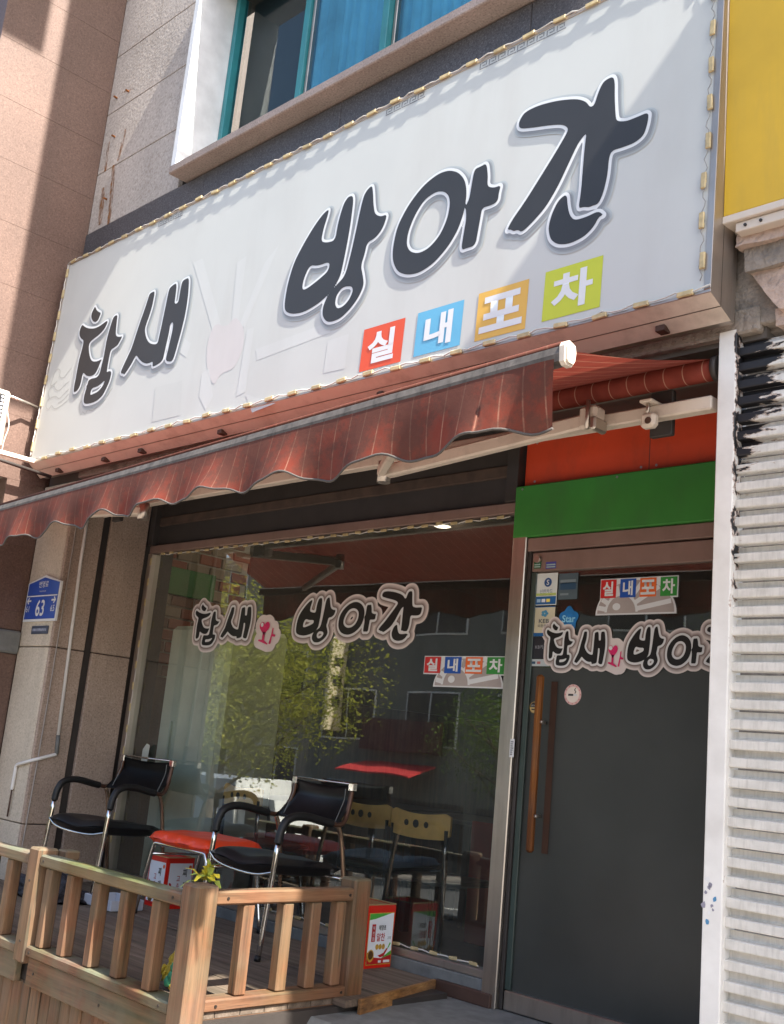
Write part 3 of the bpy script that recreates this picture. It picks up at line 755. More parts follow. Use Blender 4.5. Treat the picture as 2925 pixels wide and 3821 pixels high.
# unseen sign panels added high on the facade, cut to cast the wing's shade
xP = -3.0
yB = back((XW, -1.11, 4), xP)[0]
yC0, zC = back((XW, -1.25, 5.95), xP)
PS = thing('shade_caster_sign', 'unseen sign panels added high on the facade to shade the wing', 'sign', (xP, -1.0, 7.4))
zB = back((XW, -1.11, 3.3), xP)[1]
box('panel', (xP - 0.1, xP + 0.1), (yB, -1.025), (max(zB, 7.35), 13.0), M_yellow, PS, 0.01)
box('outer_panel', (xP - 0.1, xP + 0.1), (yC0 - 0.5, yC0), (zC, 13.0), M_pwhite, PS, 0.01)
for z in (8.0, 11.2):
    box('bracket', (xP - 0.02, xP + 0.02), (-1.025, YF + 0.02), (z, z + 0.05), M_steel, PS, 0.003)
    if z > zC: box('bracket', (xP - 0.02, xP + 0.02), (yC0, yB), (z, z + 0.05), M_steel, PS, 0.003)

# ------------------------------------------------------------------ the big signboard
YS = -0.86
S = thing('signboard', 'long white box sign with black brush lettering above the awning', 'sign', (-4.4, -0.8, 2.75))
SX0, SX1, SZ0, SZ1 = -7.015, -1.85, 2.795, 4.315
xz('face', SX0 + 0.012, SX1 - 0.012, SZ0 + 0.012, SZ1 - 0.012, YS, M_signwhite, S)
def ring(y0, e0, y1, e1, name, m, side):
    a = [(SX0 - e0, SZ0 - e0), (SX1 + e0 * 0.2, SZ0 - e0), (SX1 + e0 * 0.2, SZ1 + e0), (SX0 - e0, SZ1 + e0)]
    b = [(SX0 - e1, SZ0 - e1), (SX1 + e1 * 0.2, SZ0 - e1), (SX1 + e1 * 0.2, SZ1 + e1), (SX0 - e1, SZ1 + e1)]
    i, j = side, (side + 1) % 4
    return mesh(name, [(a[i][0], y0, a[i][1]), (a[j][0], y0, a[j][1]), (b[j][0], y1, b[j][1]), (b[i][0], y1, b[i][1])], [(0, 1, 2, 3)], m, S)
for sd in range(4):
    m_ = M_alu if sd == 1 else M_cream
    ring(YS + 0.006, 0.0, YS - 0.004, 0.002, 'frame_lip', m_, sd)
    ring(YS - 0.004, 0.002, YS + 0.058, 0.032, 'frame_side', m_, sd)
    ring(YS + 0.058, 0.034, YS + 0.061, 0.0335, 'frame_seam', M_dark, sd)
    ring(YS + 0.061, 0.034, YS + 0.125, 0.066, 'frame_side', m_, sd)
box('back_box', (SX0 - 0.05, SX1 + 0.005), (YS + 0.127, YF - 0.03), (SZ0 - 0.06, SZ1 + 0.05), M_alu, S, 0.004)
# inner border of the frame seen around the face
for x, z in (((SX0, SX1), (SZ0, SZ0 + 0.014)), ((SX0, SX1), (SZ1 - 0.014, SZ1)), ((SX0, SX0 + 0.014), (SZ0 + 0.0145, SZ1 - 0.0145)), ((SX1 - 0.03, SX1), (SZ0 + 0.0145, SZ1 - 0.0145))):
    box('frame_border', x, (YS - 0.004, YS + 0.004), z, M_alu, S, 0.002)
# hangers and holes in the underside
for xx in (-6.75, -6.15, -5.72, -4.9, -3.62, -2.95, -2.1):
    box('hanger_slot', (xx - 0.02, xx + 0.02), (YS + 0.07, YS + 0.115), (SZ0 - 0.068, SZ0 - 0.044), M_brown, S, 0.002)
# LED modules clipped along the rim
t = box('led_module', (-0.034, 0.034), (-0.0115, 0.0), (-0.011, 0.011), M_led, None, 0.004)
lm = t.data; bpy.data.objects.remove(t)
def led(x, z, vert, y=YS - 0.005, sc=1.0, parent=S):
    o = link('led_module', lm, parent)
    if parent.type != 'EMPTY': pass
    o.rotation_euler = (0, (math.pi / 2 if vert else 0) + random.uniform(-0.07, 0.07), 0)
    o.location = (x, y, z); o.scale = (sc, sc, sc)
for i in range(30):
    xx = SX0 + 0.07 + i * (SX1 - SX0 - 0.1) / 29.5
    led(xx, SZ1 - 0.004 + random.uniform(-0.006, 0.006), False)
for i in range(27):
    xx = SX0 + 0.22 + i * (SX1 - SX0 - 0.32) / 26
    led(xx, SZ0 + 0.016 + random.uniform(-0.006, 0.006), False)
for i in range(9):
    led(SX0 + 0.006, SZ0 + 0.12 + i * 0.165, True)
    led(SX1 - 0.042 + random.uniform(-0.006, 0.006), SZ0 + 0.13 + i * 0.165, True)
def wavy(x0, x1, z, y, n_, amp, vert=False):
    return [((x0 + (x1 - x0) * i / n_), y, z + amp * math.sin(i * 1.9) + amp * 0.5 * random.uniform(-1, 1)) for i in range(n_ + 1)]
tube('led_wire', wavy(SX0, SX1, SZ1 - 0.002, YS - 0.012, 140, 0.006), 0.0035, M_wire, S, 5, it=0)
tube('led_wire', wavy(SX0 + 0.1, SX1, SZ0 + 0.018, YS - 0.012, 110, 0.007), 0.0035, M_wire, S, 5, it=0)
tube('led_wire', [(SX1 - 0.042 + 0.008 * math.sin(i * 1.7), YS - 0.01, SZ0 + 0.05 + i * 0.02) for i in range(74)], 0.002, mat('grey_wire', '#8a8a86', 0.6), S, 5, it=0)
tube('led_wire', [(SX0 + 0.004 * math.sin(i * 1.7), YS - 0.01, SZ0 + 0.05 + i * 0.02) for i in range(74)], 0.0035, M_wire, S, 5, it=0)
# grey meander strip printed along the top edge
M_mea = mat('print_meander', '#77787a', 0.5)
for a, b in ((-3.12, -2.62), (-3.75, -3.5), (-5.85, -5.62)):
    i = 0; xx = a
    while xx < b:
        for dx0, dx1, dz0, dz1 in ((0, 0.07, 0, 0.008), (0, 0.008, 0.012, 0.05), (0.012, 0.058, 0.044, 0.052), (0.05, 0.058, 0.02, 0.042), (0.022, 0.046, 0.02, 0.028)):
            xz('border_print', xx + dx0 * 0.75, xx + dx1 * 0.75, SZ1 - 0.056 + dz0 * 0.72, SZ1 - 0.056 + dz1 * 0.72, YS - 0.0012, M_mea, S)
        xx += 0.056
# brush letters
GRID = {k: sdf_grid(v, 0.12, 0.0085) for k, v in GLYPH.items()}
GM = {}
for i, k in enumerate(('cham', 'sae', 'bang', 'a', 'gan')):
    g = GRID[k]
    GM[k] = (iso_mesh('letter', g, 0.0), iso_mesh('letter_outline', g, 0.0145))
    le = link('letter', GM[k][0], S, m=M_ink)
    le.location.y = YS - 0.0068 - 0.0001 * i
    ou = link('letter_outline', GM[k][1], le, m=M_pwhite); ou.location.y = 0.0012
    for q, lv in enumerate((0.019, 0.025, 0.033)):
        shm = iso_mesh('letter_shadow', g, lv)
        shd = link('letter_shadow', shm, le, m=M_psh[q]); shd.location = (0.008, 0.0022 + 0.0011 * q, -0.010)
# coloured squares
SQ = (('실', 'red', ((778, 707), (866, 680), (858, 777), (769, 797))), ('내', 'blue', ((893, 672), (992, 641), (985, 742), (886, 764))),
      ('포', 'amber', ((1024, 629), (1132, 597), (1124, 707), (1016, 731))), ('차', 'lime', ((1167, 581), (1291, 548), (1284, 659), (1160, 690))))
for ch, cl, q in SQ:
    W4 = [py(a * 1.7411, b * 1.7411, YS) for a, b in q]
    xl, xr = (W4[0][0] + W4[3][0]) / 2, (W4[1][0] + W4[2][0]) / 2
    zt, zb = (W4[0][1] + W4[1][1]) / 2, (W4[2][1] + W4[3][1]) / 2
    sq = xz('letter_square', xl, xr, zb, zt, YS - 0.0015, M_sq[cl], S)
    text('letter', ch, (zt - zb) * 0.74, M_pwhite, sq, ((xl + xr) / 2, YS - 0.003, (zb + zt) / 2), bold=0.035, sx=(xr - xl) / (zt - zb))
# faded print: water wheel beams, pale wheel rim, pink remains, cloud lines
def fmat(nm, c): return mat(nm, c, 0.42, var=0.035, vscale=1.6, dirt=0.22, dirtcol=(0.34, 0.31, 0.27), dscale=(2.2, 2.2, 0.5))
M_f1, M_f2, M_f3, M_f4 = fmat('faded_white', '#c2c4c0'), fmat('faded_pink', '#c2bebb'), fmat('faded_line', '#a9aaa5'), fmat('faded_grey', '#bbbdb8')
fs = [0]
def faded(poly, m):
    fs[0] += 1
    yy = YS - 0.0006 - 0.00003 * fs[0]
    sheet('faded_print', [(py(a * 1.7411, b * 1.7411, YS)[0], yy, py(a * 1.7411, b * 1.7411, YS)[1]) for a, b in poly], m, S)
faded([(545, 748), (700, 690), (705, 712), (548, 772)], M_f1)
faded([(405, 560), (425, 550), (470, 700), (452, 712)], M_f1)
faded([(500, 560), (520, 545), (505, 690), (490, 700)], M_f1)
faded([(560, 560), (590, 520), (520, 700), (508, 695)], M_f1)
faded([(360, 700), (405, 735), (395, 765), (355, 735)], M_f1)
faded([(700, 730), (745, 715), (738, 790), (692, 800)], M_f1)
faded([(525, 705), (540, 700), (525, 840), (505, 850)], M_f1)
faded(chaikin([(440, 730), (455, 690), (480, 700), (500, 675), (518, 700), (520, 740), (500, 790), (470, 800), (455, 830), (438, 780)]), M_f2)
faded([(430, 800), (445, 790), (455, 850), (440, 880), (425, 850)], M_f1)
faded([(330, 830), (388, 815), (385, 890), (325, 905)], M_f4)
faded([(525, 845), (590, 865), (540, 885)], M_f1)
def ribbon(pts, m=M_f3, wd=0.006):
    Q = [Vector((py(a / 2.8, 1350 + b / 2.8, YS)[0], 0, py(a / 2.8, 1350 + b / 2.8, YS)[1])) for a, b in pts]
    Q = smooth_path(Q, 2)
    fs[0] += 1; yy = YS - 0.0006 - 0.00003 * fs[0]
    V, F = [], []
    for i, p in enumerate(Q):
        t = (Q[min(i + 1, len(Q) - 1)] - Q[max(0, i - 1)]).normalized()
        nn = Vector((-t.z, 0, t.x)) * wd / 2
        V += [(p.x + nn.x, yy, p.z + nn.z), (p.x - nn.x, yy, p.z - nn.z)]
        if i: F.append((2 * i - 2, 2 * i, 2 * i + 1, 2 * i - 1))
    mesh('faded_print', V, F, m, S)
ribbon([(720, 60), (680, 110), (640, 170), (590, 150), (610, 90), (580, 60), (545, 100), (530, 160), (500, 250), (530, 240), (570, 200)])
ribbon([(700, 200), (650, 240), (600, 300), (560, 290), (540, 240), (500, 270), (480, 330), (500, 380)])
ribbon([(700, 280), (650, 330), (600, 390), (560, 350), (520, 370), (470, 400), (460, 480), (500, 500), (520, 440), (550, 500), (620, 460), (700, 390)])
ribbon([(700, 330), (640, 400), (590, 430)])
ribbon([(860, 330), (850, 400), (810, 440), (820, 490), (830, 570), (850, 510), (880, 560), (900, 490), (950, 520), (1040, 430), (1130, 320)])
ribbon([(880, 470), (940, 500), (1000, 450), (1080, 380), (1160, 270)])
S.rotation_euler.x = R(-1.6)      # the box leans back a little

# ------------------------------------------------------------------ awning
A = thing('awning', 'red pinstriped retractable awning with stained scalloped valance', 'awning', (-4.4, -0.62, 2.55))
M_fab = bpy.data.materials.new('awning_fabric'); M_fab.use_nodes = True
n = NB(M_fab); xyz = n.sep()
fr = n.math('FRACT', n.math('MULTIPLY', xyz[0], 1 / 0.083))
pin = n.ramp(fr, [(0.0, WHT), (0.035, WHT), (0.06, BLK), (1.0, BLK)])
base = n.ramp(n.noise(12, 4), [(0.3, lin('#7a3429')), (0.7, lin('#8d4033'))])
c = n.mix(n.math('MULTIPLY', pin, 0.55), base, lin('#c9a48c'))
n.l(c, n.b.inputs['Base Color']); n.b.inputs['Roughness'].default_value = 0.75; n.b.inputs['Specular IOR Level'].default_value = 0.25
tl = n.n('ShaderNodeBsdfTranslucent'); n.l(c, tl.inputs[0])
ms = n.n('ShaderNodeMixShader'); ms.inputs[0].default_value = 0.16
n.l(n.b.outputs[0], ms.inputs[1]); n.l(tl.outputs[0], ms.inputs[2]); n.l(ms.outputs[0], n.out.inputs[0])
M_val = bpy.data.materials.new('stained_valance'); M_val.use_nodes = True
n = NB(M_val); xyz = n.sep()
fr = n.math('FRACT', n.math('MULTIPLY', xyz[0], 1 / 0.083))
pin = n.ramp(fr, [(0.0, WHT), (0.05, WHT), (0.08, BLK), (1.0, BLK)])
base = n.ramp(n.noise(14, 4), [(0.3, lin('#7a382b')), (0.7, lin('#8f4737'))])
c = n.mix(n.math('MULTIPLY', pin, 0.5), base, lin('#b98f78'))
hgt = n.ramp(n.math('MULTIPLY_ADD', xyz[2], 2.6), [(0.0, BLK), (1.0, WHT)])
gr = n.math('MULTIPLY', n.math('SUBTRACT', xyz[2], 2.0), 3.4)
nzz = n.noise(1.0, 6, n.scaled((7, 7, 7)), 0.75)
f = n.ramp(n.math('ADD', n.math('MULTIPLY', gr, 0.22), n.math('MULTIPLY', nzz, 1.0)), [(0.44, BLK), (0.66, (0.8,) * 3)])
c = n.mix(f, c, lin('#523830'))
n.l(c, n.b.inputs['Base Color']); n.b.inputs['Roughness'].default_value = 0.8; n.b.inputs['Specular IOR Level'].default_value = 0.2
n.bump(n.noise(30, 4), 0.3, 0.004)
tl = n.n('ShaderNodeBsdfTranslucent'); n.l(c, tl.inputs[0])
ms = n.n('ShaderNodeMixShader'); ms.inputs[0].default_value = 0.2
n.l(n.b.outputs[0], ms.inputs[1]); n.l(tl.outputs[0], ms.inputs[2]); n.l(ms.outputs[0], n.out.inputs[0])
AXL, AXR = -7.05, -1.85
def bar_y(x): return -1.70 + (AXR - x) * 0.074
def bar_z(x): return 2.268 - (AXR - x) * 0.001
# roller tube with wound cloth
tube('roller', [(AXL + 0.05, -0.62, 2.60), (-1.955, -0.62, 2.60)], 0.043, M_fab, A, 20, it=0)
tube('roller_end', [(-1.957, -0.62, 2.60), (-1.935, -0.62, 2.60)], 0.05, M_dark, A, 16, it=0)
# cloth from roller to the front bar, with a little sag
V, F = [], []
nx, ny = 60, 12
for i in range(nx + 1):
    for j in range(ny + 1):
        t = j / ny
        xr_ = -1.962 + (AXR - 0.03 + 1.962) * t
        x = AXL + 0.06 + (xr_ - AXL - 0.06) * i / nx
        y0_, z0_ = -0.62, 2.643; y1_, z1_ = bar_y(x) + 0.02, bar_z(x) + 0.034
        V.append((x, y0_ + (y1_ - y0_) * t, z0_ + (z1_ - z0_) * t - 0.018 * math.sin(math.pi * t) + 0.003 * math.sin(x * 5) * math.sin(math.pi * t)))
for i in range(nx):
    for j in range(ny):
        a = i * (ny + 1) + j
        F.append((a, a + ny + 1, a + ny + 2, a + 1))
mesh('canopy', V, F, M_fab, A, smooth=True)
# front bar
V, F = [], []
P6 = [(-0.024, -0.022), (-0.028, 0.0), (-0.022, 0.025), (0.0, 0.036), (0.025, 0.025), (0.025, -0.022)]
for x in (AXL, AXR):
    for a, b in P6: V.append((x, bar_y(x) + a, bar_z(x) + b))
for k in range(6): F.append((k, (k + 1) % 6, 6 + (k + 1) % 6, 6 + k))
F += [tuple(range(6))[::-1], tuple(range(6, 12))]
M_bar = mat('mildewed_bar', '#5c5651', 0.7, metal=0.1, var=0.3, vscale=20, dirt=1.0, dirtcol=(0.035, 0.03, 0.025), dscale=(25, 25, 12))
mesh('front_bar', V, F, M_bar, A)
tube('bar_piping', [(AXL, bar_y(AXL) - 0.012, bar_z(AXL) + 0.035), (AXR, bar_y(AXR) - 0.012, bar_z(AXR) + 0.035)], 0.008, M_val, A, 8, it=0)
ecp = [(-0.036, -0.025), (-0.04, 0.022), (-0.03, 0.036), (-0.006, 0.044), (0.026, 0.038), (0.036, 0.012), (0.03, -0.022), (0.016, -0.036), (-0.02, -0.035)]
prism('end_cap', [(bar_y(AXR) + a_ * 0.72, bar_z(AXR) + b_) for a_, b_ in ecp], AXR, AXR + 0.018, M_cream, A, axis='x')
prism('end_cap', [(bar_y(AXR) + a_ * 0.58, bar_z(AXR) + b_ * 0.8) for a_, b_ in ecp], AXR + 0.018, AXR + 0.026, M_cream, A, axis='x')
# valance with scalloped, drooping edge
V, F = [], []
nx, nz_ = 420, 12
L = AXR - 0.02 - AXL
for i in range(nx + 1):
    x = AXL + L * i / nx
    ph = 2 * math.pi * (x - (-6.49)) / 0.51
    drop = 0.2 + 0.02 * math.cos(ph) + 0.006 * math.sin(2.7 * ph + 1) + 0.012 * math.sin(x * 1.7)
    fold = 0.5 + 0.5 * math.cos(ph)
    for j in range(nz_ + 1):
        t = j / nz_
        z = bar_z(x) - 0.01 - drop * t + 0.006 * math.sin(9.1 * x) * t + 0.005 * math.sin(3.7 * x + 2) * t
        yy = bar_y(x) - 0.026 - 0.03 * t + t * t * (0.022 * math.cos(ph + 0.6) + 0.02 * math.sin(2.3 * x + 1))
        if x > AXR - 0.22: yy += t * 0.06 * (x - AXR + 0.22) / 0.22
        V.append((x - 0.02 * t * (1 if x > AXR - 0.3 else 0), yy, z))
for i in range(nx):
    for j in range(nz_):
        a = i * (nz_ + 1) + j
        F.append((a, a + nz_ + 1, a + nz_ + 2, a + 1))
val = mesh('valance', V, F, M_val, A, smooth=True)
tube('valance_hem', [V[i * (nz_ + 1) + nz_] for i in range(0, nx + 1, 2)], 0.0045, mat('grey_hem', '#4d4844', 0.8), A, 6, it=0)
# torsion bar, arms, brackets
box('torsion_bar', (AXL + 0.05, -1.95), (-0.655, -0.60), (2.432, 2.487), M_cream, A, 0.006)
M_brk2 = M_cream
def arm(xs, xe):
    # shoulder -> elbow -> front bar
    sh = Vector((xs, -0.70, 2.448)); el = Vector((xe, -0.80, 2.335)); fr_ = Vector((xs + (xe - xs) * 0.08, bar_y(xs) + 0.075, 2.27))
    def beam(a, b, w_, h_, nm):
        d = (b - a); Lb = d.length; q = d.to_track_quat('X', 'Z').to_matrix().to_4x4()
        return box(nm, (0, Lb), (-w_ / 2, w_ / 2), (-h_ / 2, h_ / 2), M_cream, A, 0.008, mtx=Matrix.Translation(a) @ q)
    beam(sh, el, 0.045, 0.062, 'upper_arm')
    beam(el + Vector((0, -0.02, 0.0)), fr_, 0.04, 0.05, 'forearm')
    tube('elbow', [el + Vector((0, 0, -0.05)), el + Vector((0, 0, 0.05))], 0.032, M_steel, A, 12, it=0)
    box('shoulder_clamp', (xs - 0.035, xs + 0.05), (-0.735, -0.66), (2.41, 2.505), M_cream, A, 0.012)
    box('shoulder_clamp', (xs + 0.03, xs + 0.06), (-0.75, -0.66), (2.395, 2.45), M_steel, A, 0.008)
    tube('clamp_bolt', [(xs + 0.02, -0.745, 2.40), (xs + 0.02, -0.745, 2.52)], 0.009, M_steel, A, 8, it=0)
arm(-2.46, -3.52)
arm(-6.55, -5.55)
for xx in (-2.195, -6.2):
    box('wall_plate', (xx - 0.05, xx + 0.05), (-0.602, -0.575), (2.375, 2.56), M_dark, A, 0.004)
    box('wall_bracket', (xx - 0.035, xx + 0.03), (-0.70, -0.656), (2.385, 2.445), M_cream, A, 0.012)
    tube('bracket_hole', [(xx + 0.005, -0.699, 2.41), (xx + 0.005, -0.703, 2.41)], 0.014, M_brown, A, 12, it=0)
    box('bracket_cap', (xx - 0.04, xx + 0.015), (-0.70, -0.60), (2.488, 2.502), M_cream, A, 0.004)
    tube('bracket_bolt', [(xx - 0.01, -0.68, 2.445), (xx - 0.01, -0.68, 2.49)], 0.008, M_steel, A, 8, it=0)

# ------------------------------------------------------------------ small fittings on the left
def plate63():
    q = lambda a, b: py(a / 2.8, 2100 + b / 2.8, YF - 0.02)
    x0_, x1_ = q(230, 610)[0], q(565, 620)[0]
    zb = (q(230, 600)[1] + q(560, 620)[1]) / 2; zs = (q(630, 190)[1] + q(300, 215)[1]) / 2; zt = q(478, 128)[1]
    xm = (x0_ + x1_) / 2
    T = thing('address_plate', 'blue house-shaped number plate reading 63 on the granite pilaster', 'sign', (xm, YF - 0.01, zb))
    def house(e): return [(x0_ + e, zb + e), (x1_ - e, zb + e), (x1_ - e, zs - e * 0.4), (xm, zt - e), (x0_ + e, zs - e * 0.4)]
    prism('rim', house(0), YF - 0.015, YF - 0.001, M_pwhite, T)
    prism('face', house(0.016), YF - 0.018, YF - 0.016, mat('plate_blue', '#2b4fa8', 0.4), T)
    H = zs - zb
    zl = zb + H * 0.65
    xz('divider', x0_ + 0.016, x1_ - 0.016, zl - 0.004, zl + 0.004, YF - 0.0195, M_pwhite, T)
    text('lettering', '번영로', 0.045, M_pwhite, T, (xm, YF - 0.0195, zb + H * 0.95), 0.01)
    text('lettering', 'Beonyeong-ro', 0.014, M_pwhite, T, (xm, YF - 0.0195, zb + H * 0.77))
    text('lettering', '63', H * 0.42, M_pwhite, T, (xm, YF - 0.0195, zb + H * 0.34), 0.015, sx=0.85)
    text('lettering', '61', 0.042, M_pwhite, T, (x0_ + 0.055, YF - 0.0195, zb + H * 0.32))
    text('lettering', '65', 0.042, M_pwhite, T, (x1_ - 0.055, YF - 0.0195, zb + H * 0.32))
    for xa, s in ((x0_ + 0.055, -1), (x1_ - 0.055, 1)):
        za = zb + H * 0.53
        sheet('arrow', [(xa + s * 0.03, YF - 0.0195, za), (xa + s * 0.006, YF - 0.0195, za + 0.024), (xa - s * 0.004, YF - 0.0195, za + 0.018), (xa + s * 0.008, YF - 0.0195, za + 0.006), (xa - s * 0.03, YF - 0.0195, za + 0.006), (xa - s * 0.03, YF - 0.0195, za - 0.006), (xa + s * 0.008, YF - 0.0195, za - 0.006), (xa - s * 0.004, YF - 0.0195, za - 0.018), (xa + s * 0.006, YF - 0.0195, za - 0.024)], M_pwhite, T)
    T2 = thing('name_plaque', 'small slate grey plaque fixed just below the number plate', 'sign', (xm, YF - 0.005, zb - 0.06))
    x2, x3 = q(318, 650)[0], q(488, 650)[0]
    box('plaque', (x2, x3), (YF - 0.008, YF - 0.001), (zb - 0.085, zb - 0.03), mat('plaque_slate', '#454c5c', 0.5), T2, 0.003)
    xz('print_bar', x2 + 0.02, x3 - 0.02, zb - 0.066, zb - 0.048, YF - 0.0095, mat('plaque_text', '#8a90a0', 0.5, var=0.5, vscale=60), T2)
plate63()
# white conduit down the pilaster return, then bent across its front
XC = -6.668
def cp(u, v): a = px(u / 2.8, 2100 + v / 2.8, XC); return (XC, a[0], a[1])
up_ = cp(840, 0); lo_ = cp(608, 1800)
C1 = thing('conduit_pipe', 'thin white conduit running down the pilaster and bent over its edge', 'pipe', (XC, lo_[1], lo_[2]))
tube('pipe', [(XC, up_[1], 2.69), up_, lo_], 0.011, M_white, C1, 10, it=0)
e_ = cp(590, 2000)
tube('coupling', [lo_, (XC, e_[1], e_[2])], 0.013, M_step, C1, 10, it=0)
k1 = (XC + 0.004, YF - 0.014, e_[2] - 0.05)
k2 = (-6.86, YF - 0.014, e_[2] - 0.13); k3 = (-6.865, YF - 0.014, e_[2] - 0.25)
tube('bend', [(XC, e_[1], e_[2]), k1, (-6.78, YF - 0.014, e_[2] - 0.075), (-6.86, YF - 0.014, e_[2] - 0.09), k2, k3], 0.011, M_white, C1, 10, it=2)
tube('cable_end', [k3, (-6.867, YF - 0.014, e_[2] - 0.42)], 0.006, M_brown, C1, 6, it=0)
C2 = tube('wall_cable', [(-6.672, px(735 / 2.8, 2100, -6.672)[0], 2.69), (-6.672, px(735 / 2.8, 2100, -6.672)[0], 2.1), (-6.672, px(410 / 2.8, 2100 + 2000 / 2.8, -6.672)[0], 1.0), (-6.672, px(410 / 2.8, 2100 + 2000 / 2.8, -6.672)[0] - 0.02, 0.1)], 0.005, mat('grey_cable', '#9a938c', 0.7), seg=6, it=1)
tag(C2, 'thin pale grey cable running straight down the pilaster return beside the conduit', 'cable')
# projecting LED board near the wing
XL = -6.93
def lp(u, v): return px(u, v, XL)
a1 = lp(46, 1466); a2 = lp(2, 1706)
LB = thing('led_board', 'grey LED dot-matrix board on metal arms beside the long sign', 'sign', (XL, -1.4, 2.8))
yR, zT, zB_ = lp(45, 1480)[0], lp(20, 1452)[1], 2.84
box('casing', (XL - 0.07, XL - 0.012), (yR - 0.62, yR), (zB_, zT), M_cream, LB, 0.015)
box('screen', (XL - 0.013, XL - 0.006), (yR - 0.58, yR - 0.045), (zB_ + 0.03, zT - 0.035), M_black, LB, 0.003)
t = box('led_lens', (-0.004, 0.004), (-0.009, 0.009), (-0.009, 0.009), mat('led_lens', '#b8bcc4', 0.3), None, 0.003)
ll = t.data; bpy.data.objects.remove(t)
for j in range(14):
    for i in range(5):
        o = link('led_lens', ll, LB); o.location = (XL - 0.003, yR - 0.062 - i * 0.032, zT - 0.055 - j * 0.026)
tube('upper_arm', [(XL - 0.03, yR, 3.27 if zT > 3.3 else zT - 0.03), (SX0 - 0.03, -0.93, 3.22), (SX0 - 0.03, -0.80, 3.2)], 0.011, M_steel, LB, 8, it=0)
box('lower_arm', (XL - 0.055, XL - 0.015), (yR - 0.6, -0.78), (2.79, 2.822), M_cream, LB, 0.004)
tube('stay', [(XL - 0.03, yR - 0.5, 2.785), (XL + 0.1, -0.78, 2.70)], 0.012, M_dark, LB, 8, it=0)
tube('cable', [(XL - 0.01, yR - 0.01, zB_ + 0.25), (XL, yR + 0.02, zB_ + 0.15), (XL - 0.02, yR + 0.005, zB_ + 0.05), (XL - 0.03, yR + 0.01, 2.82)], 0.004, M_wire, LB, 5)

# ------------------------------------------------------------------ LED string round the shop window
LS = thing('led_string', 'string of yellowed LED modules clipped round the big shop window', 'lights', (-5.0, -0.045, 2.29))
for i in range(30):
    led(-6.5 + i * 0.105, 2.288 + random.uniform(-0.005, 0.005), False, -0.02, 0.7, LS)
for i in range(14):
    led(-6.602, 0.35 + i * 0.145, True, -0.045, 0.75, LS)
for i in range(13):
    led(-3.43 - i * 0.125, 0.165 + random.uniform(-0.003, 0.003), False, -0.012, 0.72, LS)
for i in range(15):
    led(-3.352, 0.9 + i * 0.09, True, -0.02, 0.35, LS)
tube('string_wire', [(-6.55 + i * 0.05, -0.014, 2.288 + 0.005 * math.sin(i * 2.1)) for i in range(64)], 0.0035, M_wire, LS, 5, it=0)
tube('string_wire', [(-5.0 + i * 0.05, -0.014, 0.164 + 0.004 * math.sin(i * 2.1)) for i in range(33)], 0.0035, M_wire, LS, 5, it=0)

# ------------------------------------------------------------------ vinyl lettering on glass
M_dback = mat('vinyl_pale', '#d6cdc8', 0.5, var=0.05)
M_dsh = [mat('vinyl_shade_a', '#7d6f69', 0.5), mat('vinyl_shade_b', '#a09590', 0.5), mat('vinyl_shade_c', '#bdb3ae', 0.5)]
M_pink = mat('vinyl_pink', '#cf1f63', 0.45)
def heart_polys(x, z, w_, h_):
    """the small pink 'wa' with a heart-shaped glass, in a box at x,z"""
    hp = [(0.31 + 0.30 * (16 * math.sin(t) ** 3) / 16, 0.68 + 0.30 * (13 * math.cos(t) - 5 * math.cos(2 * t) - 2 * math.cos(3 * t) - math.cos(4 * t)) / 15) for t in np.linspace(0, 2 * math.pi, 26)[:-1]]
    st_ = [(0.24, 0.52), (0.38, 0.5), (0.36, 0.16), (0.6, 0.02), (0.56, -0.02), (0.02, 0.14), (0.04, 0.2), (0.24, 0.18)]
    aa = [(0.78, 0.66), (0.84, 0.66), (0.82, 0.42), (0.98, 0.38), (0.97, 0.3), (0.8, 0.32), (0.74, 0.0), (0.64, 0.02), (0.74, 0.4)]
    return [[(x + a * w_, z + b * h_) for a, b in P] for P in (hp, st_, aa)]
def union_grid(polys_list, pad, res):
    g = None
    allp = [p for pl in polys_list for p in pl]
    A_ = np.concatenate([np.array(p) for p in allp]); lo = A_.min(0) - pad; hi = A_.max(0) + pad
    corner = [[tuple(lo), tuple(lo + 1e-6), tuple(lo + np.array([1e-6, 0]))]]
    fld = None
    for pl in polys_list:
        X, Z = np.meshgrid(np.arange(lo[0], hi[0], res), np.arange(lo[1], hi[1], res), indexing='ij')
        ins = np.zeros(X.shape, bool); Dd = np.full(X.shape, 1e9)
        for p in pl:
            p = np.array(p)
            for a, b in zip(p, np.roll(p, -1, 0)):
                if a[1] != b[1]: ins ^= ((a[1] > Z) != (b[1] > Z)) & (X < (b[0] - a[0]) * (Z - a[1]) / (b[1] - a[1]) + a[0])
                d = b - a; Lq = max(1e-12, d @ d); t = np.clip(((X - a[0]) * d[0] + (Z - a[1]) * d[1]) / Lq, 0, 1)
                Dd = np.minimum(Dd, np.hypot(X - a[0] - t * d[0], Z - a[1] - t * d[1]))
        q = np.where(ins, -Dd, Dd)
        fld = q if fld is None else np.minimum(fld, q)
    return lo, res, fld
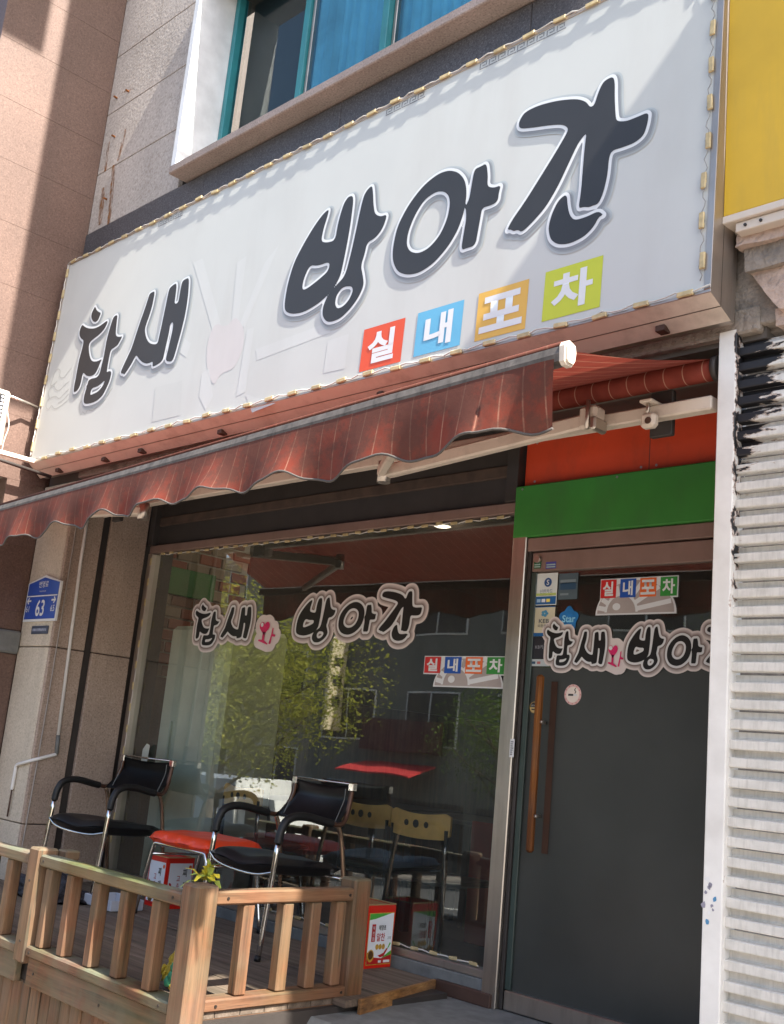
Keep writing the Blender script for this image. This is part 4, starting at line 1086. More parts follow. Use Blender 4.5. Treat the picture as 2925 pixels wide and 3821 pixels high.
def decal(label, boxes, hbox, y):
    T = thing('window_lettering', label, 'sticker', ((boxes['cham'][0] + boxes['gan'][1]) / 2, y, boxes['cham'][2]))
    pls = []
    for k, (xa, xb_, za, zb) in boxes.items():
        A_ = np.concatenate([np.array(p) for p in GLYPH[k]]); lo, hi = A_.min(0), A_.max(0)
        sx_, sz_ = (xb_ - xa) / (hi[0] - lo[0]), (zb - za) / (hi[1] - lo[1])
        pls.append([[(xa + (a - lo[0]) * sx_, za + (b - lo[1]) * sz_) for a, b in P] for P in GLYPH[k]])
    hp = heart_polys(*hbox)
    h_ = boxes['cham'][3] - boxes['cham'][2]
    gl = union_grid(pls + [[p] for p in hp], 0.19 * h_, h_ / 42)
    gb = union_grid(pls, 0.19 * h_, h_ / 42)
    bk = link('backing', iso_mesh('backing', gl, 0.165 * h_), T, m=M_dback); bk.location.y = y
    for i, pl in enumerate(pls):
        g1 = union_grid([pl], 0.16 * h_, h_ / 42)
        for q, (lv, dy) in enumerate(((0.125, 0.0008), (0.1, 0.0016), (0.076, 0.0024))):
            o = link('letter_shadow', iso_mesh('letter_shadow', g1, lv * h_), bk, m=M_dsh[2 - q]); o.location.y = -dy - 0.00008 * i
        o = link('letter_outline', iso_mesh('letter_outline', g1, 0.05 * h_), bk, m=M_pwhite); o.location.y = -0.0032 - 0.00008 * i
    for pl in pls:
        gg = union_grid([pl], 0.03 * h_, h_ / 70)
        o = link('letter', iso_mesh('letter', gg, 0.0), T, m=M_vinylblack); o.location.y = y - 0.004
    for p in hp:
        gg = union_grid([[p]], 0.03 * h_, h_ / 80)
        o = link('letter', iso_mesh('letter', gg, 0.0), T, m=M_pink); o.location.y = y - 0.004
    tube('highlight', [(hbox[0] + 0.16 * hbox[2], y - 0.0045, hbox[1] + 0.8 * hbox[3]), (hbox[0] + 0.16 * hbox[2], y - 0.005, hbox[1] + 0.8 * hbox[3])], 0.05 * h_, M_pwhite, T, 10, it=0)
def amap(k):
    A_ = np.concatenate([np.array(p) for p in GLYPH[k]]); lo, hi = A_.min(0), A_.max(0)
    fx = lambda x: -6.027 + (x + 6.65) * 0.4606
    fz = lambda z: 1.645 + (z - 3.116) * 0.372
    return (fx(lo[0]), fx(hi[0]), fz(lo[1]), fz(hi[1]))
decal('black brush lettering with pink heart on pale vinyl across the big shop window', {k: amap(k) for k in GLYPH}, (-5.327, 1.652, 0.168, 0.15), -0.008)
dz = {'cham': (-3.125, -2.972, 1.543, 1.742), 'sae': (-2.958, -2.794, 1.552, 1.702), 'bang': (-2.678, -2.496, 1.532, 1.72), 'a': (-2.479, -2.312, 1.549, 1.68), 'gan': (-2.295, -2.125, 1.525, 1.715)}
decal('black brush lettering with pink heart on pale vinyl across the glass door', dz, (-2.778, 1.542, 0.084, 0.105), -0.014)

def strip_sign(label, x0_, x1_, ztop, hsq, y, wheel, first):
    """four coloured squares above a half water wheel"""
    T = thing('menu_sticker', label, 'sticker', (x0_, y, ztop - 2 * hsq))
    L_ = x1_ - x0_
    xz('backing', x0_, x1_, ztop - hsq * 1.12, ztop, y, M_pwhite, T)
    wx0, wx1, wzb = wheel
    cx = wx0 + (wx1 - wx0) * 0.33; Rr = (wx1 - wx0)
    rx_, hz_ = (wx1 - wx0) / 2, (ztop - wzb) * 0.98
    arc = lambda k_, e_: [(wx0 + rx_ + rx_ * k_ * math.cos(t_), wzb + e_ + (hz_ - e_) * k_ * math.sin(t_)) for t_ in np.linspace(0, math.pi, 28)]
    sheet('wheel_print', [(a, y + 0.0008, b) for a, b in arc(1.0, 0.0)], M_pwhite, T)
    wp = sheet('wheel_print', [(a, y - 0.0008, b) for a, b in arc(0.95, 0.007)], mat('vinyl_grey', '#a59c97', 0.5), T)
    cz = wzb + 0.012
    for an in (10, 30, 52, 78, 104, 128, 150, 170):
        d = Vector((math.cos(R(an)), 0, math.sin(R(an)))); nn = Vector((-d.z, 0, d.x)) * 0.026 * Rr
        L1 = 0.02
        while ((cx + d.x * L1 - wx0 - rx_) / (rx_ * 0.93)) ** 2 + ((cz + d.z * L1 - wzb) / (hz_ * 0.93)) ** 2 < 1 and L1 < 2: L1 += 0.004
        a_ = Vector((cx, y - 0.0016, cz)) + d * 0.2 * Rr; b_ = Vector((cx, y - 0.0016, cz)) + d * L1
        if L1 > 0.24 * Rr: sheet('spoke_print', [a_ + nn, b_ + nn, b_ - nn, a_ - nn], M_pwhite, wp)
    ring_ = [(cx + 0.21 * Rr * math.cos(t), y - 0.0018, cz + 0.21 * Rr * math.sin(t)) for t in np.linspace(0, math.pi, 17)] + [(cx + 0.18 * Rr * math.cos(t), y - 0.0018, cz + 0.18 * Rr * math.sin(t)) for t in np.linspace(math.pi, 0, 17)]
    mesh('rim_print', ring_, [(i, i + 1, 32 - i, 33 - i) for i in range(16)], M_pwhite, wp)
    sheet('hub_print', [(cx - 0.06 * Rr + 0.05 * Rr * math.cos(t), y - 0.0022, cz + 0.06 * Rr + 0.04 * Rr * math.sin(t)) for t in np.linspace(0, 6.28, 17)[:-1]], M_pwhite, wp)
    for i, (ch, cl) in enumerate((('실', 'red'), ('내', 'blue'), ('포', 'orange'), ('차', 'green'))):
        w_ = L_ * 0.205; xa = x0_ + 0.012 * L_ + i * L_ * 0.257
        sq = xz('letter_square', xa, xa + w_, ztop - hsq * 1.05, ztop - hsq * 0.06, y - 0.003, M_vq[cl], T)
        text('letter', ch, hsq * 0.78, M_pwhite, sq, (xa + w_ / 2, y - 0.004, ztop - hsq * 0.55), 0.03, sx=w_ / hsq)
q = lambda a, b, y=-0.01: py(1200 + a / 2.24, 2300 + b / 2.24, y)
strip_sign('white sticker of four coloured squares over a grey water wheel on the shop window', q(912, 400)[0] - 0.045, q(1605, 400)[0] - 0.045, (q(915, 330)[1] + q(1605, 335)[1]) / 2, q(980, 335)[1] - q(985, 472)[1], -0.012, (q(985, 590)[0] - 0.045, q(1580, 600)[0] - 0.045, q(1280, 598)[1]), True)
q2 = lambda a, b, y=-0.012: py(1950 + a / 2.24, 2000 + b / 2.24, y)
strip_sign('white sticker of four coloured squares over a grey water wheel on the glass door', q2(650, 440)[0], q2(1302, 420)[0], (q2(655, 358)[1] + q2(1305, 332)[1]) / 2, q2(720, 366)[1] - q2(715, 520)[1], -0.012, (q2(607, 660)[0], q2(1285, 648)[0], q2(950, 655)[1]), False)

# card stickers and other small stickers on the door
def sticker(label, quad, col, y=-0.0135):
    T = thing('door_sticker', label, 'sticker', (quad[0], y, quad[2]))
    xz('backing', *quad, y, mat('st_' + col, col, 0.45), T)
    return T
def qq(x0_, y0_, x1_, y1_):
    a = q2(x0_, (y0_ + y1_) / 2); b = q2(x1_, (y0_ + y1_) / 2); t_ = q2((x0_ + x1_) / 2, y0_); bo = q2((x0_ + x1_) / 2, y1_)
    return (a[0], b[0], bo[1], t_[1])
M_tb = mat('text_blue', '#2a5c8c', 0.5); M_tg = mat('text_grey', '#5a6068', 0.5)
x0_, x1_, z0_, z1_ = qd = qq(112, 312, 290, 578)
T = sticker('white and blue card payment sticker at the top of the door stack', qd, '#d5dcd8'); yy = -0.0145
xz('stripe', x0_ + 0.004, x1_ - 0.004, z0_ + 0.004, z0_ + 0.042, yy, mat('card_blue', '#1d5f9a', 0.45), T)
xz('stripe', x0_ + 0.004, x1_ - 0.004, z0_ + 0.046, z0_ + 0.058, yy, mat('card_lime', '#b9cc72', 0.45), T)
for i, cc in enumerate(('#9fc4dc', '#d9e3e8', '#e6d96a')):
    xz('card_mark', x0_ + 0.012 + i * 0.028, x0_ + 0.034 + i * 0.028, z0_ + 0.014, z0_ + 0.03, yy - 0.001, mat('mark' + cc, cc, 0.5), T)
cx, cz = (x0_ + x1_) / 2 + 0.008, z1_ - 0.045
sheet('round_mark', [(cx + 0.022 * math.cos(t), yy, cz + 0.022 * math.sin(t)) for t in np.linspace(0, 6.28, 25)[:-1]], mat('card_navy', '#1d4f86', 0.45), T)
text('lettering', 'S', 0.026, M_pwhite, T, (cx, yy - 0.001, cz), 0.02)
text('lettering', '신한카드', 0.02, M_tb, T, ((x0_ + x1_) / 2, yy, z1_ - 0.088), sx=0.95)
text('lettering', 'SHINHAN CARD', 0.006, M_tg, T, ((x0_ + x1_) / 2, yy, z1_ - 0.106), sx=1.2)
x0_, x1_, z0_, z1_ = qd = qq(302, 312, 462, 530)
T = sticker('faded blue grey sticker beside the top card sticker', qd, '#4f6068')
xz('stripe', x0_ + 0.01, x1_ - 0.01, (z0_ + z1_) / 2 - 0.016, (z0_ + z1_) / 2 + 0.018, yy, mat('dull_blue', '#2a4d68', 0.5), T)
xz('stripe', x0_ + 0.01, x1_ - 0.012, z1_ - 0.048, z1_ - 0.03, yy, mat('dull_pale', '#7a8a90', 0.5), T)
xz('print_bar', x0_ + 0.012, x0_ + 0.06, z0_ + 0.02, z0_ + 0.03, yy, mat('dull_pale', '#7a8a90', 0.5), T)
x0_, x1_, z0_, z1_ = qd = qq(90, 590, 268, 838)
T = sticker('cream bank card sticker, second of the door stack', qd, '#cfcbb0')
xz('stripe', x0_, x1_, z0_, z0_ + 0.016, yy, MATS['card_blue'], T)
xz('stripe', x0_, x1_, z1_ - 0.004, z1_, yy, MATS['card_blue'], T)
for k in range(5):
    an = k * 1.256
    sheet('petal', [(cx - 0.008 + 0.012 * math.cos(an) + 0.010 * math.cos(t), yy - 0.0002 * k, z1_ - 0.034 + 0.010 * math.sin(an) + 0.007 * math.sin(t)) for t in np.linspace(0, 6.28, 9)[:-1]], mat('petal_blue', '#4a93b8', 0.5), T)
text('lettering', 'KEB', 0.02, M_tg, T, ((x0_ + x1_) / 2, yy, z1_ - 0.07), 0.02, sx=1.3)
text('lettering', '외환은행', 0.015, M_tg, T, ((x0_ + x1_) / 2, yy, z1_ - 0.093), 0.01, sx=1.2)
x0_, x1_, z0_, z1_ = qd = qq(72, 845, 240, 1025)
T = sticker('dark bank card sticker with pale lettering, third of the door stack', qd, '#23252e')
text('lettering', 'KB카드', 0.019, mat('text_pale', '#9aa0a8', 0.5), T, ((x0_ + x1_) / 2, yy, (z0_ + z1_) / 2 + 0.004), sx=1.1)
x0_, x1_, z0_, z1_ = qd = qq(66, 1030, 225, 1088)
T = sticker('pale strip sticker with two tiny marks at the foot of the door stack', qd, '#b4bfc2')
xz('card_mark', x0_ + 0.008, x0_ + 0.03, z0_ + 0.01, z0_ + 0.022, yy, MATS['dull_blue'], T)
xz('card_mark', x0_ + 0.04, x0_ + 0.06, z0_ + 0.01, z0_ + 0.022, yy, mat('dull_red', '#b06a66', 0.5), T)
a = q2(385, 695)
T = thing('door_sticker', 'blue star-shaped sticker reading Star on the door', 'sticker', (a[0], -0.0125, a[1]))
sp = [(a[0] + (0.056 + 0.007 * math.cos(R(5 * 6 * k))) * math.cos(R(90 + 6 * k)) * 0.9, -0.0125, a[1] + (0.056 + 0.007 * math.cos(R(5 * 6 * k))) * math.sin(R(90 + 6 * k))) for k in range(60)]
sheet('backing', sp, mat('star_blue', '#1f73b4', 0.4, var=0.2, vscale=20), T)
text('lettering', 'Star', 0.034, mat('text_sky', '#8fd0ea', 0.5), T, (a[0], -0.0135, a[1] + 0.002), 0.02)
xz('stripe', a[0] - 0.03, a[0] + 0.02, a[1] - 0.032, a[1] - 0.024, -0.0135, MATS['text_sky'], T)
a = q2(415, 1325)
T = thing('no_smoking_sticker', 'round white and pink sticker with a cigarette on the door film', 'sticker', (a[0], -0.0085, a[1]))
circ = lambda r, y: [(a[0] + r * math.cos(t), y, a[1] + r * math.sin(t)) for t in np.linspace(0, 6.28, 33)[:-1]]
sheet('rim', circ(0.047, -0.0085), mat('pink_rim', '#d9b5ae', 0.5), T)
sheet('face', circ(0.036, -0.0095), mat('face_cream', '#e3d8cc', 0.5), T)
for k in range(12):
    an = R(30 * k)
    sheet('rim_dot', [(a[0] + 0.042 * math.cos(an) + 0.004 * math.cos(t), -0.0092, a[1] + 0.042 * math.sin(an) + 0.004 * math.sin(t)) for t in np.linspace(0, 6.28, 7)[:-1]], mat('dot_pink', '#c98a80', 0.5), T)
xz('cigarette', a[0] - 0.024, a[0] + 0.004, a[1] - 0.006, a[1] + 0.003, -0.0105, M_ink, T)
xz('cigarette', a[0] + 0.006, a[0] + 0.024, a[1] - 0.006, a[1] + 0.003, -0.0105, M_pwhite, T)
tube('smoke', [(a[0] + 0.012, -0.0105, a[1] + 0.006), (a[0] + 0.02, -0.0105, a[1] + 0.014), (a[0] + 0.008, -0.0105, a[1] + 0.02), (a[0] + 0.016, -0.0105, a[1] + 0.03)], 0.0018, M_ink, T, 5)
c_ = py(1425 + 636 / 1.12, 1900 + 828 / 1.12, -0.009)
T = thing('door_sticker', 'small round black and gold sticker beside the wooden handle', 'sticker', (c_[0], -0.009, c_[1]))
sheet('backing', [(c_[0] + 0.027 * math.cos(t), -0.009, c_[1] + 0.027 * math.sin(t)) for t in np.linspace(0, 6.28, 25)[:-1]], mat('gold_rim', '#b79a58', 0.5), T)
sheet('face', [(c_[0] + 0.023 * math.cos(t), -0.010, c_[1] + 0.023 * math.sin(t)) for t in np.linspace(0, math.pi, 14)], M_ink, T)
sheet('face', [(c_[0] + 0.023 * math.cos(t), -0.010, c_[1] + 0.023 * math.sin(t)) for t in np.linspace(math.pi, 2 * math.pi, 14)], mat('gold_face', '#cfb679', 0.5), T)
xz('print_bar', c_[0] - 0.014, c_[0] + 0.014, c_[1] - 0.013, c_[1] - 0.007, -0.011, M_ink, T); text('lettering', '당기세요', 0.009, M_pwhite, T, (c_[0], -0.011, c_[1] + 0.008), sx=0.9)
for (ua, ub, lab, co, tx) in ((115, 175, 'small green sticker on the door top rail', '#1f5a34', '안전'), (215, 300, 'small violet sticker on the door top rail', '#4b4a9a', '지정')):
    x0_, x1_, z0_, z1_ = qq(ua, 222, ub, 278)
    T = thing('door_sticker', lab, 'sticker', (x0_, -0.031, z0_))
    xz('backing', x0_, x1_, z0_, z1_, -0.0318, mat('st_' + co, co, 0.5), T)
    for k in range(2): xz('print_bar', x0_ + 0.004, x1_ - 0.004, z0_ + 0.005 + 0.011 * k, z0_ + 0.011 + 0.011 * k, -0.0326, mat('text_mint', '#9fb6b0', 0.5), T)
c_ = py(1425 + 543 / 1.12, 1900 + 998 / 1.12, -0.052)
T = thing('mullion_label', 'small white upright label stuck to the steel mullion', 'sticker', (c_[0], -0.052, c_[1] - 0.04))
xz('backing', c_[0] - 0.013, c_[0] + 0.013, c_[1] - 0.042, c_[1] + 0.042, -0.0516, M_pwhite, T)
for k in range(7): xz('print_bar', c_[0] - 0.009, c_[0] + random.uniform(0.002, 0.009), c_[1] + 0.026 - k * 0.0095, c_[1] + 0.031 - k * 0.0095, -0.0524, M_tg, T)

# ------------------------------------------------------------------ deck and railing
DZ = 0.064
DK = thing('wooden_deck', 'weathered plank deck in front of the shop window', 'deck', (-5.3, -0.8, -0.4))
xe = -3.45
yy = -0.068; k = 0
while yy > -1.40:
    xl = -7.12
    xr_ = lambda y_: (-3.62 + 0.17 * min(1.0, (-y_ - 0.068) / 0.652)) if y_ > -0.73 else -3.53
    ya, yb = yy - 0.117, yy
    zt = DZ + random.uniform(-0.0015, 0.0015)
    prism('plank', [(xl, ya), (xr_(max(ya, -0.72) if yb > -0.72 else ya) - 0.002, ya), (xr_(yb) - 0.002, yb), (xl, yb)], DZ - 0.03, zt, M_deck, DK, axis='z')
    yy -= 0.121; k += 1
M_edge = wood('worn_edge_wood', 1, '#8a6238', '#3d2c1c', '#b58a55')
prism('edge_board', [(-3.619, -0.07), (-3.449, -0.72), (-3.432, -0.72), (-3.602, -0.07)], 0.0065, DZ + 0.001, M_edge, DK, axis='z')
box('joist', (-7.1, -3.5), (-1.5, -0.1), (-0.35, 0.03), M_dark, DK, 0)

RL = thing('deck_railing', 'low brown timber railing with square balusters round the deck', 'railing', (-4.5, -1.55, -0.4))
def post(x0_, y0_, zt, w_=0.1, zb=-0.7):
    box('post', (x0_, x0_ + w_), (y0_, y0_ + w_), (zb, zt), M_wz, RL, 0.009)
post(-3.602, -1.574, 0.521, 0.105)          # corner
post(-3.617, -0.732, 0.534, 0.10, 0.0)      # by the wall side
post(-4.826, -1.574, 0.504, 0.10, 0.01)     # intermediate, with a block behind
post(-6.428, -1.574, 0.494, 0.10)
box('post_block', (-4.75, -4.665), (-1.473, -1.40), (0.46, 0.502), M_wz, RL, 0.006)
# front run (along the street)
for (a, b, dz_) in ((-4.724, -3.604, 0.0), (-6.326, -4.828, -0.006), (-7.12, -6.43, -0.01)):
    box('top_rail', (a, b), (-1.567, -1.494), (0.430 + dz_, 0.480 + dz_), M_wx, RL, 0.007)
    box('bottom_rail', (a, b), (-1.569, -1.468), (0.0446 + dz_, 0.0885 + dz_), M_wx, RL, 0.007)
    box('skirt_board', (a, b), (-1.549, -1.514), (-0.078 + dz_, 0.0426 + dz_), M_wx, RL, 0.005)
for b in (-4.653, -4.464, -4.239, -4.025, -3.790):
    box('baluster', (b - 0.028, b + 0.026), (-1.554, -1.499), (0.0895, 0.429), M_wz, RL, 0.006)
for b in (-5.03, -5.25, -5.47, -5.70, -5.93, -6.16, -6.6, -6.85):
    box('baluster', (b - 0.028, b + 0.026), (-1.554, -1.499), (0.082, 0.423), M_wz, RL, 0.006)
# cladding below the front run
xx = -7.1
while xx < -3.62:
    box('cladding_board', (xx, xx + 0.083), (-1.512 + random.uniform(-0.004, 0.004), -1.49), (-0.75, -0.08), M_wz, RL, 0.007)
    xx += 0.088
# side run (towards the shop)
box('top_rail', (-3.586, -3.517), (-1.467, -0.734), (0.445, 0.497), M_wy, RL, 0.007)
box('bottom_rail', (-3.602, -3.517), (-1.467, -0.734), (0.058, 0.104), M_wy, RL, 0.007)
for b in (-1.288, -1.084, -0.931, -0.788):
    box('baluster', (-3.581, -3.527), (b - 0.027, b + 0.027), (0.105, 0.444), M_wz, RL, 0.006)
for z0_, z1_ in ((-0.053, 0.037), (-0.15, -0.057), (-0.247, -0.154), (-0.43, -0.251)):
    box('skirt_board', (-3.58, -3.534), (-1.467, -0.734), (z0_, z1_), M_wy, RL, 0.005)

M_screw = mat('screw_head', '#3a332e', 0.5, metal=0.6)
for (sx1, sy1, sz1) in ((-3.515, -1.41, 0.47), (-3.515, -0.76, 0.47), (-3.515, -1.41, 0.08), (-3.515, -0.76, 0.08), (-3.532, -1.38, -0.02), (-3.532, -0.8, -0.02), (-3.532, -1.38, -0.1), (-3.532, -0.8, -0.1)):
    tube('screw', [(sx1 - 0.002, sy1, sz1), (sx1 + 0.0015, sy1, sz1)], 0.006, M_screw, RL, 8, it=0)
for (sx1, sy1, sz1) in ((-4.69, -1.568, 0.455), (-3.66, -1.568, 0.455), (-4.69, -1.57, 0.065), (-3.66, -1.57, 0.065), (-4.66, -1.55, -0.02), (-4.1, -1.55, -0.03), (-3.68, -1.55, -0.02), (-4.776, -1.575, 0.1), (-4.776, -1.575, 0.36)):
    tube('screw', [(sx1, sy1 + 0.002, sz1), (sx1, sy1 - 0.0015, sz1)], 0.006, M_screw, RL, 8, it=0)
# ------------------------------------------------------------------ chairs
def make_chair():
    T = thing('chair', 'black sling armchair on chrome legs beside the red stool', 'chair')
    Wd = 0.275
    for s in (-1, 1):
        fr_ = [(s * Wd, -0.30, 0.0), (s * Wd, -0.275, 0.30), (s * Wd, -0.255, 0.545)]
        tube('front_leg', fr_, 0.0135, M_chrome, T, 12, local=True, it=1)
        tube('leg_foot', [(s * Wd, -0.302, -0.0), (s * Wd, -0.3, 0.022)], 0.016, M_black, T, 10, local=True, it=0)
        ar = [(s * Wd, -0.256, 0.535), (s * Wd, -0.248, 0.60), (s * Wd, -0.215, 0.655), (s * Wd, -0.12, 0.672), (s * Wd, 0.02, 0.645), (s * Wd, 0.07, 0.637)]
        tube('armrest', ar, 0.0205, M_black, T, 12, local=True, it=2)
        bk = [(s * Wd, 0.07, 0.637), (s * Wd * 0.99, 0.13, 0.628), (s * Wd * 0.93, 0.175, 0.66), (s * Wd * 0.88, 0.205, 0.76), (s * Wd * 0.88, 0.212, 0.835)]
        tube('back_rail', bk, 0.013, mat('worn_tube', '#5a4032', 0.4, metal=0.5), T, 10, local=True, it=2)
        rl = [(s * Wd * 0.97, 0.12, 0.625), (s * Wd * 0.97, 0.15, 0.56), (s * Wd * 0.99, 0.20, 0.28), (s * Wd, 0.245, 0.0)]
        tube('rear_leg', rl, 0.0125, mat('worn_chrome', '#a98f7a', 0.25, metal=0.9), T, 10, local=True, it=2)
        tube('leg_foot', [(s * Wd, 0.246, 0.0), (s * Wd, 0.243, 0.022)], 0.016, M_black, T, 10, local=True, it=0)
        box('rail_cap', (s * Wd * 0.88 - 0.018, s * Wd * 0.88 + 0.018), (0.195, 0.228), (0.80, 0.842), M_chrome, T, 0.004, local=True)
    tube('top_bar', [(-Wd * 0.88, 0.212, 0.836), (Wd * 0.88, 0.212, 0.836)], 0.006, M_chrome, T, 8, local=True, it=0)
    tube('seat_bar', [(-Wd, -0.272, 0.43), (-0.16, -0.295, 0.385), (0.16, -0.295, 0.372), (Wd, -0.272, 0.40)], 0.007, M_chrome, T, 8, local=True)
    tube('rear_bar', [(-Wd, 0.16, 0.37), (Wd, 0.16, 0.37)], 0.008, M_chrome, T, 8, local=True, it=0)
    # sling back: curved sheet with thickness
    nx, nz_ = 12, 12
    bm = bmesh.new(); G = {}
    for i in range(nx + 1):
        for j in range(nz_ + 1):
            u, t = i / nx * 2 - 1, j / nz_
            z = 0.625 + 0.205 * t
            yb = 0.145 + 0.07 * min(1, t * 1.5) + 0.030 * (1 - u * u) * math.sin(math.pi * min(1, 0.25 + t * 0.75)) - (0.04 * (1 - t) ** 3)
            G[i, j] = bm.verts.new((u * (Wd * 0.88 + 0.006) * (1 + 0.06 * (1 - t)), yb, z - 0.015 * (1 - u * u) * (t > 0.95)))
    for i in range(nx):
        for j in range(nz_): bm.faces.new((G[i, j], G[i + 1, j], G[i + 1, j + 1], G[i, j + 1]))
    ret = bmesh.ops.solidify(bm, geom=bm.faces[:], thickness=0.008)
    sb = bmo('backrest', bm, M_leather, T, True, True)
    for s in (-1, 1):
        tube('stitching', [(s * Wd * 0.8, 0.128 + 0.05 * min(1, t * 1.5) + 0.004, 0.64 + 0.17 * t) for t in np.linspace(0, 1, 8)], 0.0025, M_step, sb, 5, local=True, it=0)
    # padded seat
    def pad(name, x, y, z0, th, sag):
        bm = bmesh.new(); n1 = 14
        G = {}
        for i in range(n1 + 1):
            for j in range(n1 + 1):
                u, v = i / n1 * 2 - 1, j / n1 * 2 - 1
                for k, sgn in ((0, 1), (1, -1)):
                    e = (1 - u ** 6) * (1 - v ** 6)
                    puff = th / 2 * max(0.0, e) ** 0.4
                    G[i, j, k] = bm.verts.new((u * x, y[0] + (y[1] - y[0]) * (v + 1) / 2, z0 + sgn * puff - sag * (1 - u * u) + 0.006 * math.sin(5 * u + 2 * v) * (k == 0) - 0.02 * (v + 1) / 2))
        for i in range(n1):
            for j in range(n1):
                bm.faces.new((G[i, j, 0], G[i + 1, j, 0], G[i + 1, j + 1, 0], G[i, j + 1, 0]))
                bm.faces.new((G[i, j, 1], G[i, j + 1, 1], G[i + 1, j + 1, 1], G[i + 1, j, 1]))
        bmesh.ops.remove_doubles(bm, verts=bm.verts[:], dist=0.0005)
        return bmo(name, bm, M_leather, T, True, True)
    pad('seat_cushion', 0.262, (-0.285, 0.17), 0.435, 0.085, 0.02)
    return T
ch1 = make_chair()
ch1.location = (-4.475, -0.335, DZ); ch1.rotation_euler.z = R(-3)
ch2 = copy_tree(ch1)
ch2.location = (-6.14, -0.34, DZ); ch2.rotation_euler.z = R(7)
ch2['label'] = 'black sling armchair on chrome legs against the granite pilaster'
for c in (ch1, ch2): c['group'] = 'armchairs on the deck'

# red stool
ST = thing('stool', 'low stool with a wide red padded seat and chrome legs', 'stool', (-5.17, -0.32, DZ))
bm = bmesh.new(); n1 = 18; G = {}
for i in range(n1 + 1):
    for j in range(n1 + 1):
        u, v = i / n1 * 2 - 1, j / n1 * 2 - 1
        cr = 1 - 0.06 * (u * u * v * v)
        for k, sg in ((0, 1), (1, -0.7)):
            e = max(0.0, (1 - u ** 8) * (1 - v ** 8))
            G[i, j, k] = bm.verts.new((-5.17 + u * 0.30 * cr, -0.33 + v * 0.20 * cr, 0.488 + sg * 0.046 * e ** 0.35 + 0.004 * math.sin(7 * u) * math.cos(6 * v) * (k == 0)))
for i in range(n1):
    for j in range(n1):
        bm.faces.new((G[i, j, 0], G[i + 1, j, 0], G[i + 1, j + 1, 0], G[i, j + 1, 0]))
        bm.faces.new((G[i, j, 1], G[i, j + 1, 1], G[i + 1, j + 1, 1], G[i + 1, j, 1]))
bmesh.ops.remove_doubles(bm, verts=bm.verts[:], dist=0.0005)
bmo('seat', bm, M_redseat, ST, smooth=True)
for y in (-0.50, -0.16):
    tube('leg_frame', [(-5.52, y, DZ + 0.012), (-5.455, y, DZ + 0.25), (-5.42, y, 0.455), (-5.39, y, 0.462), (-4.95, y, 0.462), (-4.92, y, 0.455), (-4.885, y, DZ + 0.25), (-4.82, y, DZ + 0.012)], 0.011, M_chrome, ST, 10, it=1)
    for x in (-5.52, -4.82): tube('leg_foot', [(x, y, DZ), (x, y, DZ + 0.03)], 0.015, M_black, ST, 8, it=0)
tube('cross_bar', [(-5.43, -0.50, 0.40), (-5.43, -0.16, 0.40)], 0.008, M_chrome, ST, 8, it=0)
tube('cross_bar', [(-4.90, -0.50, 0.40), (-4.90, -0.16, 0.40)], 0.008, M_chrome, ST, 8, it=0)

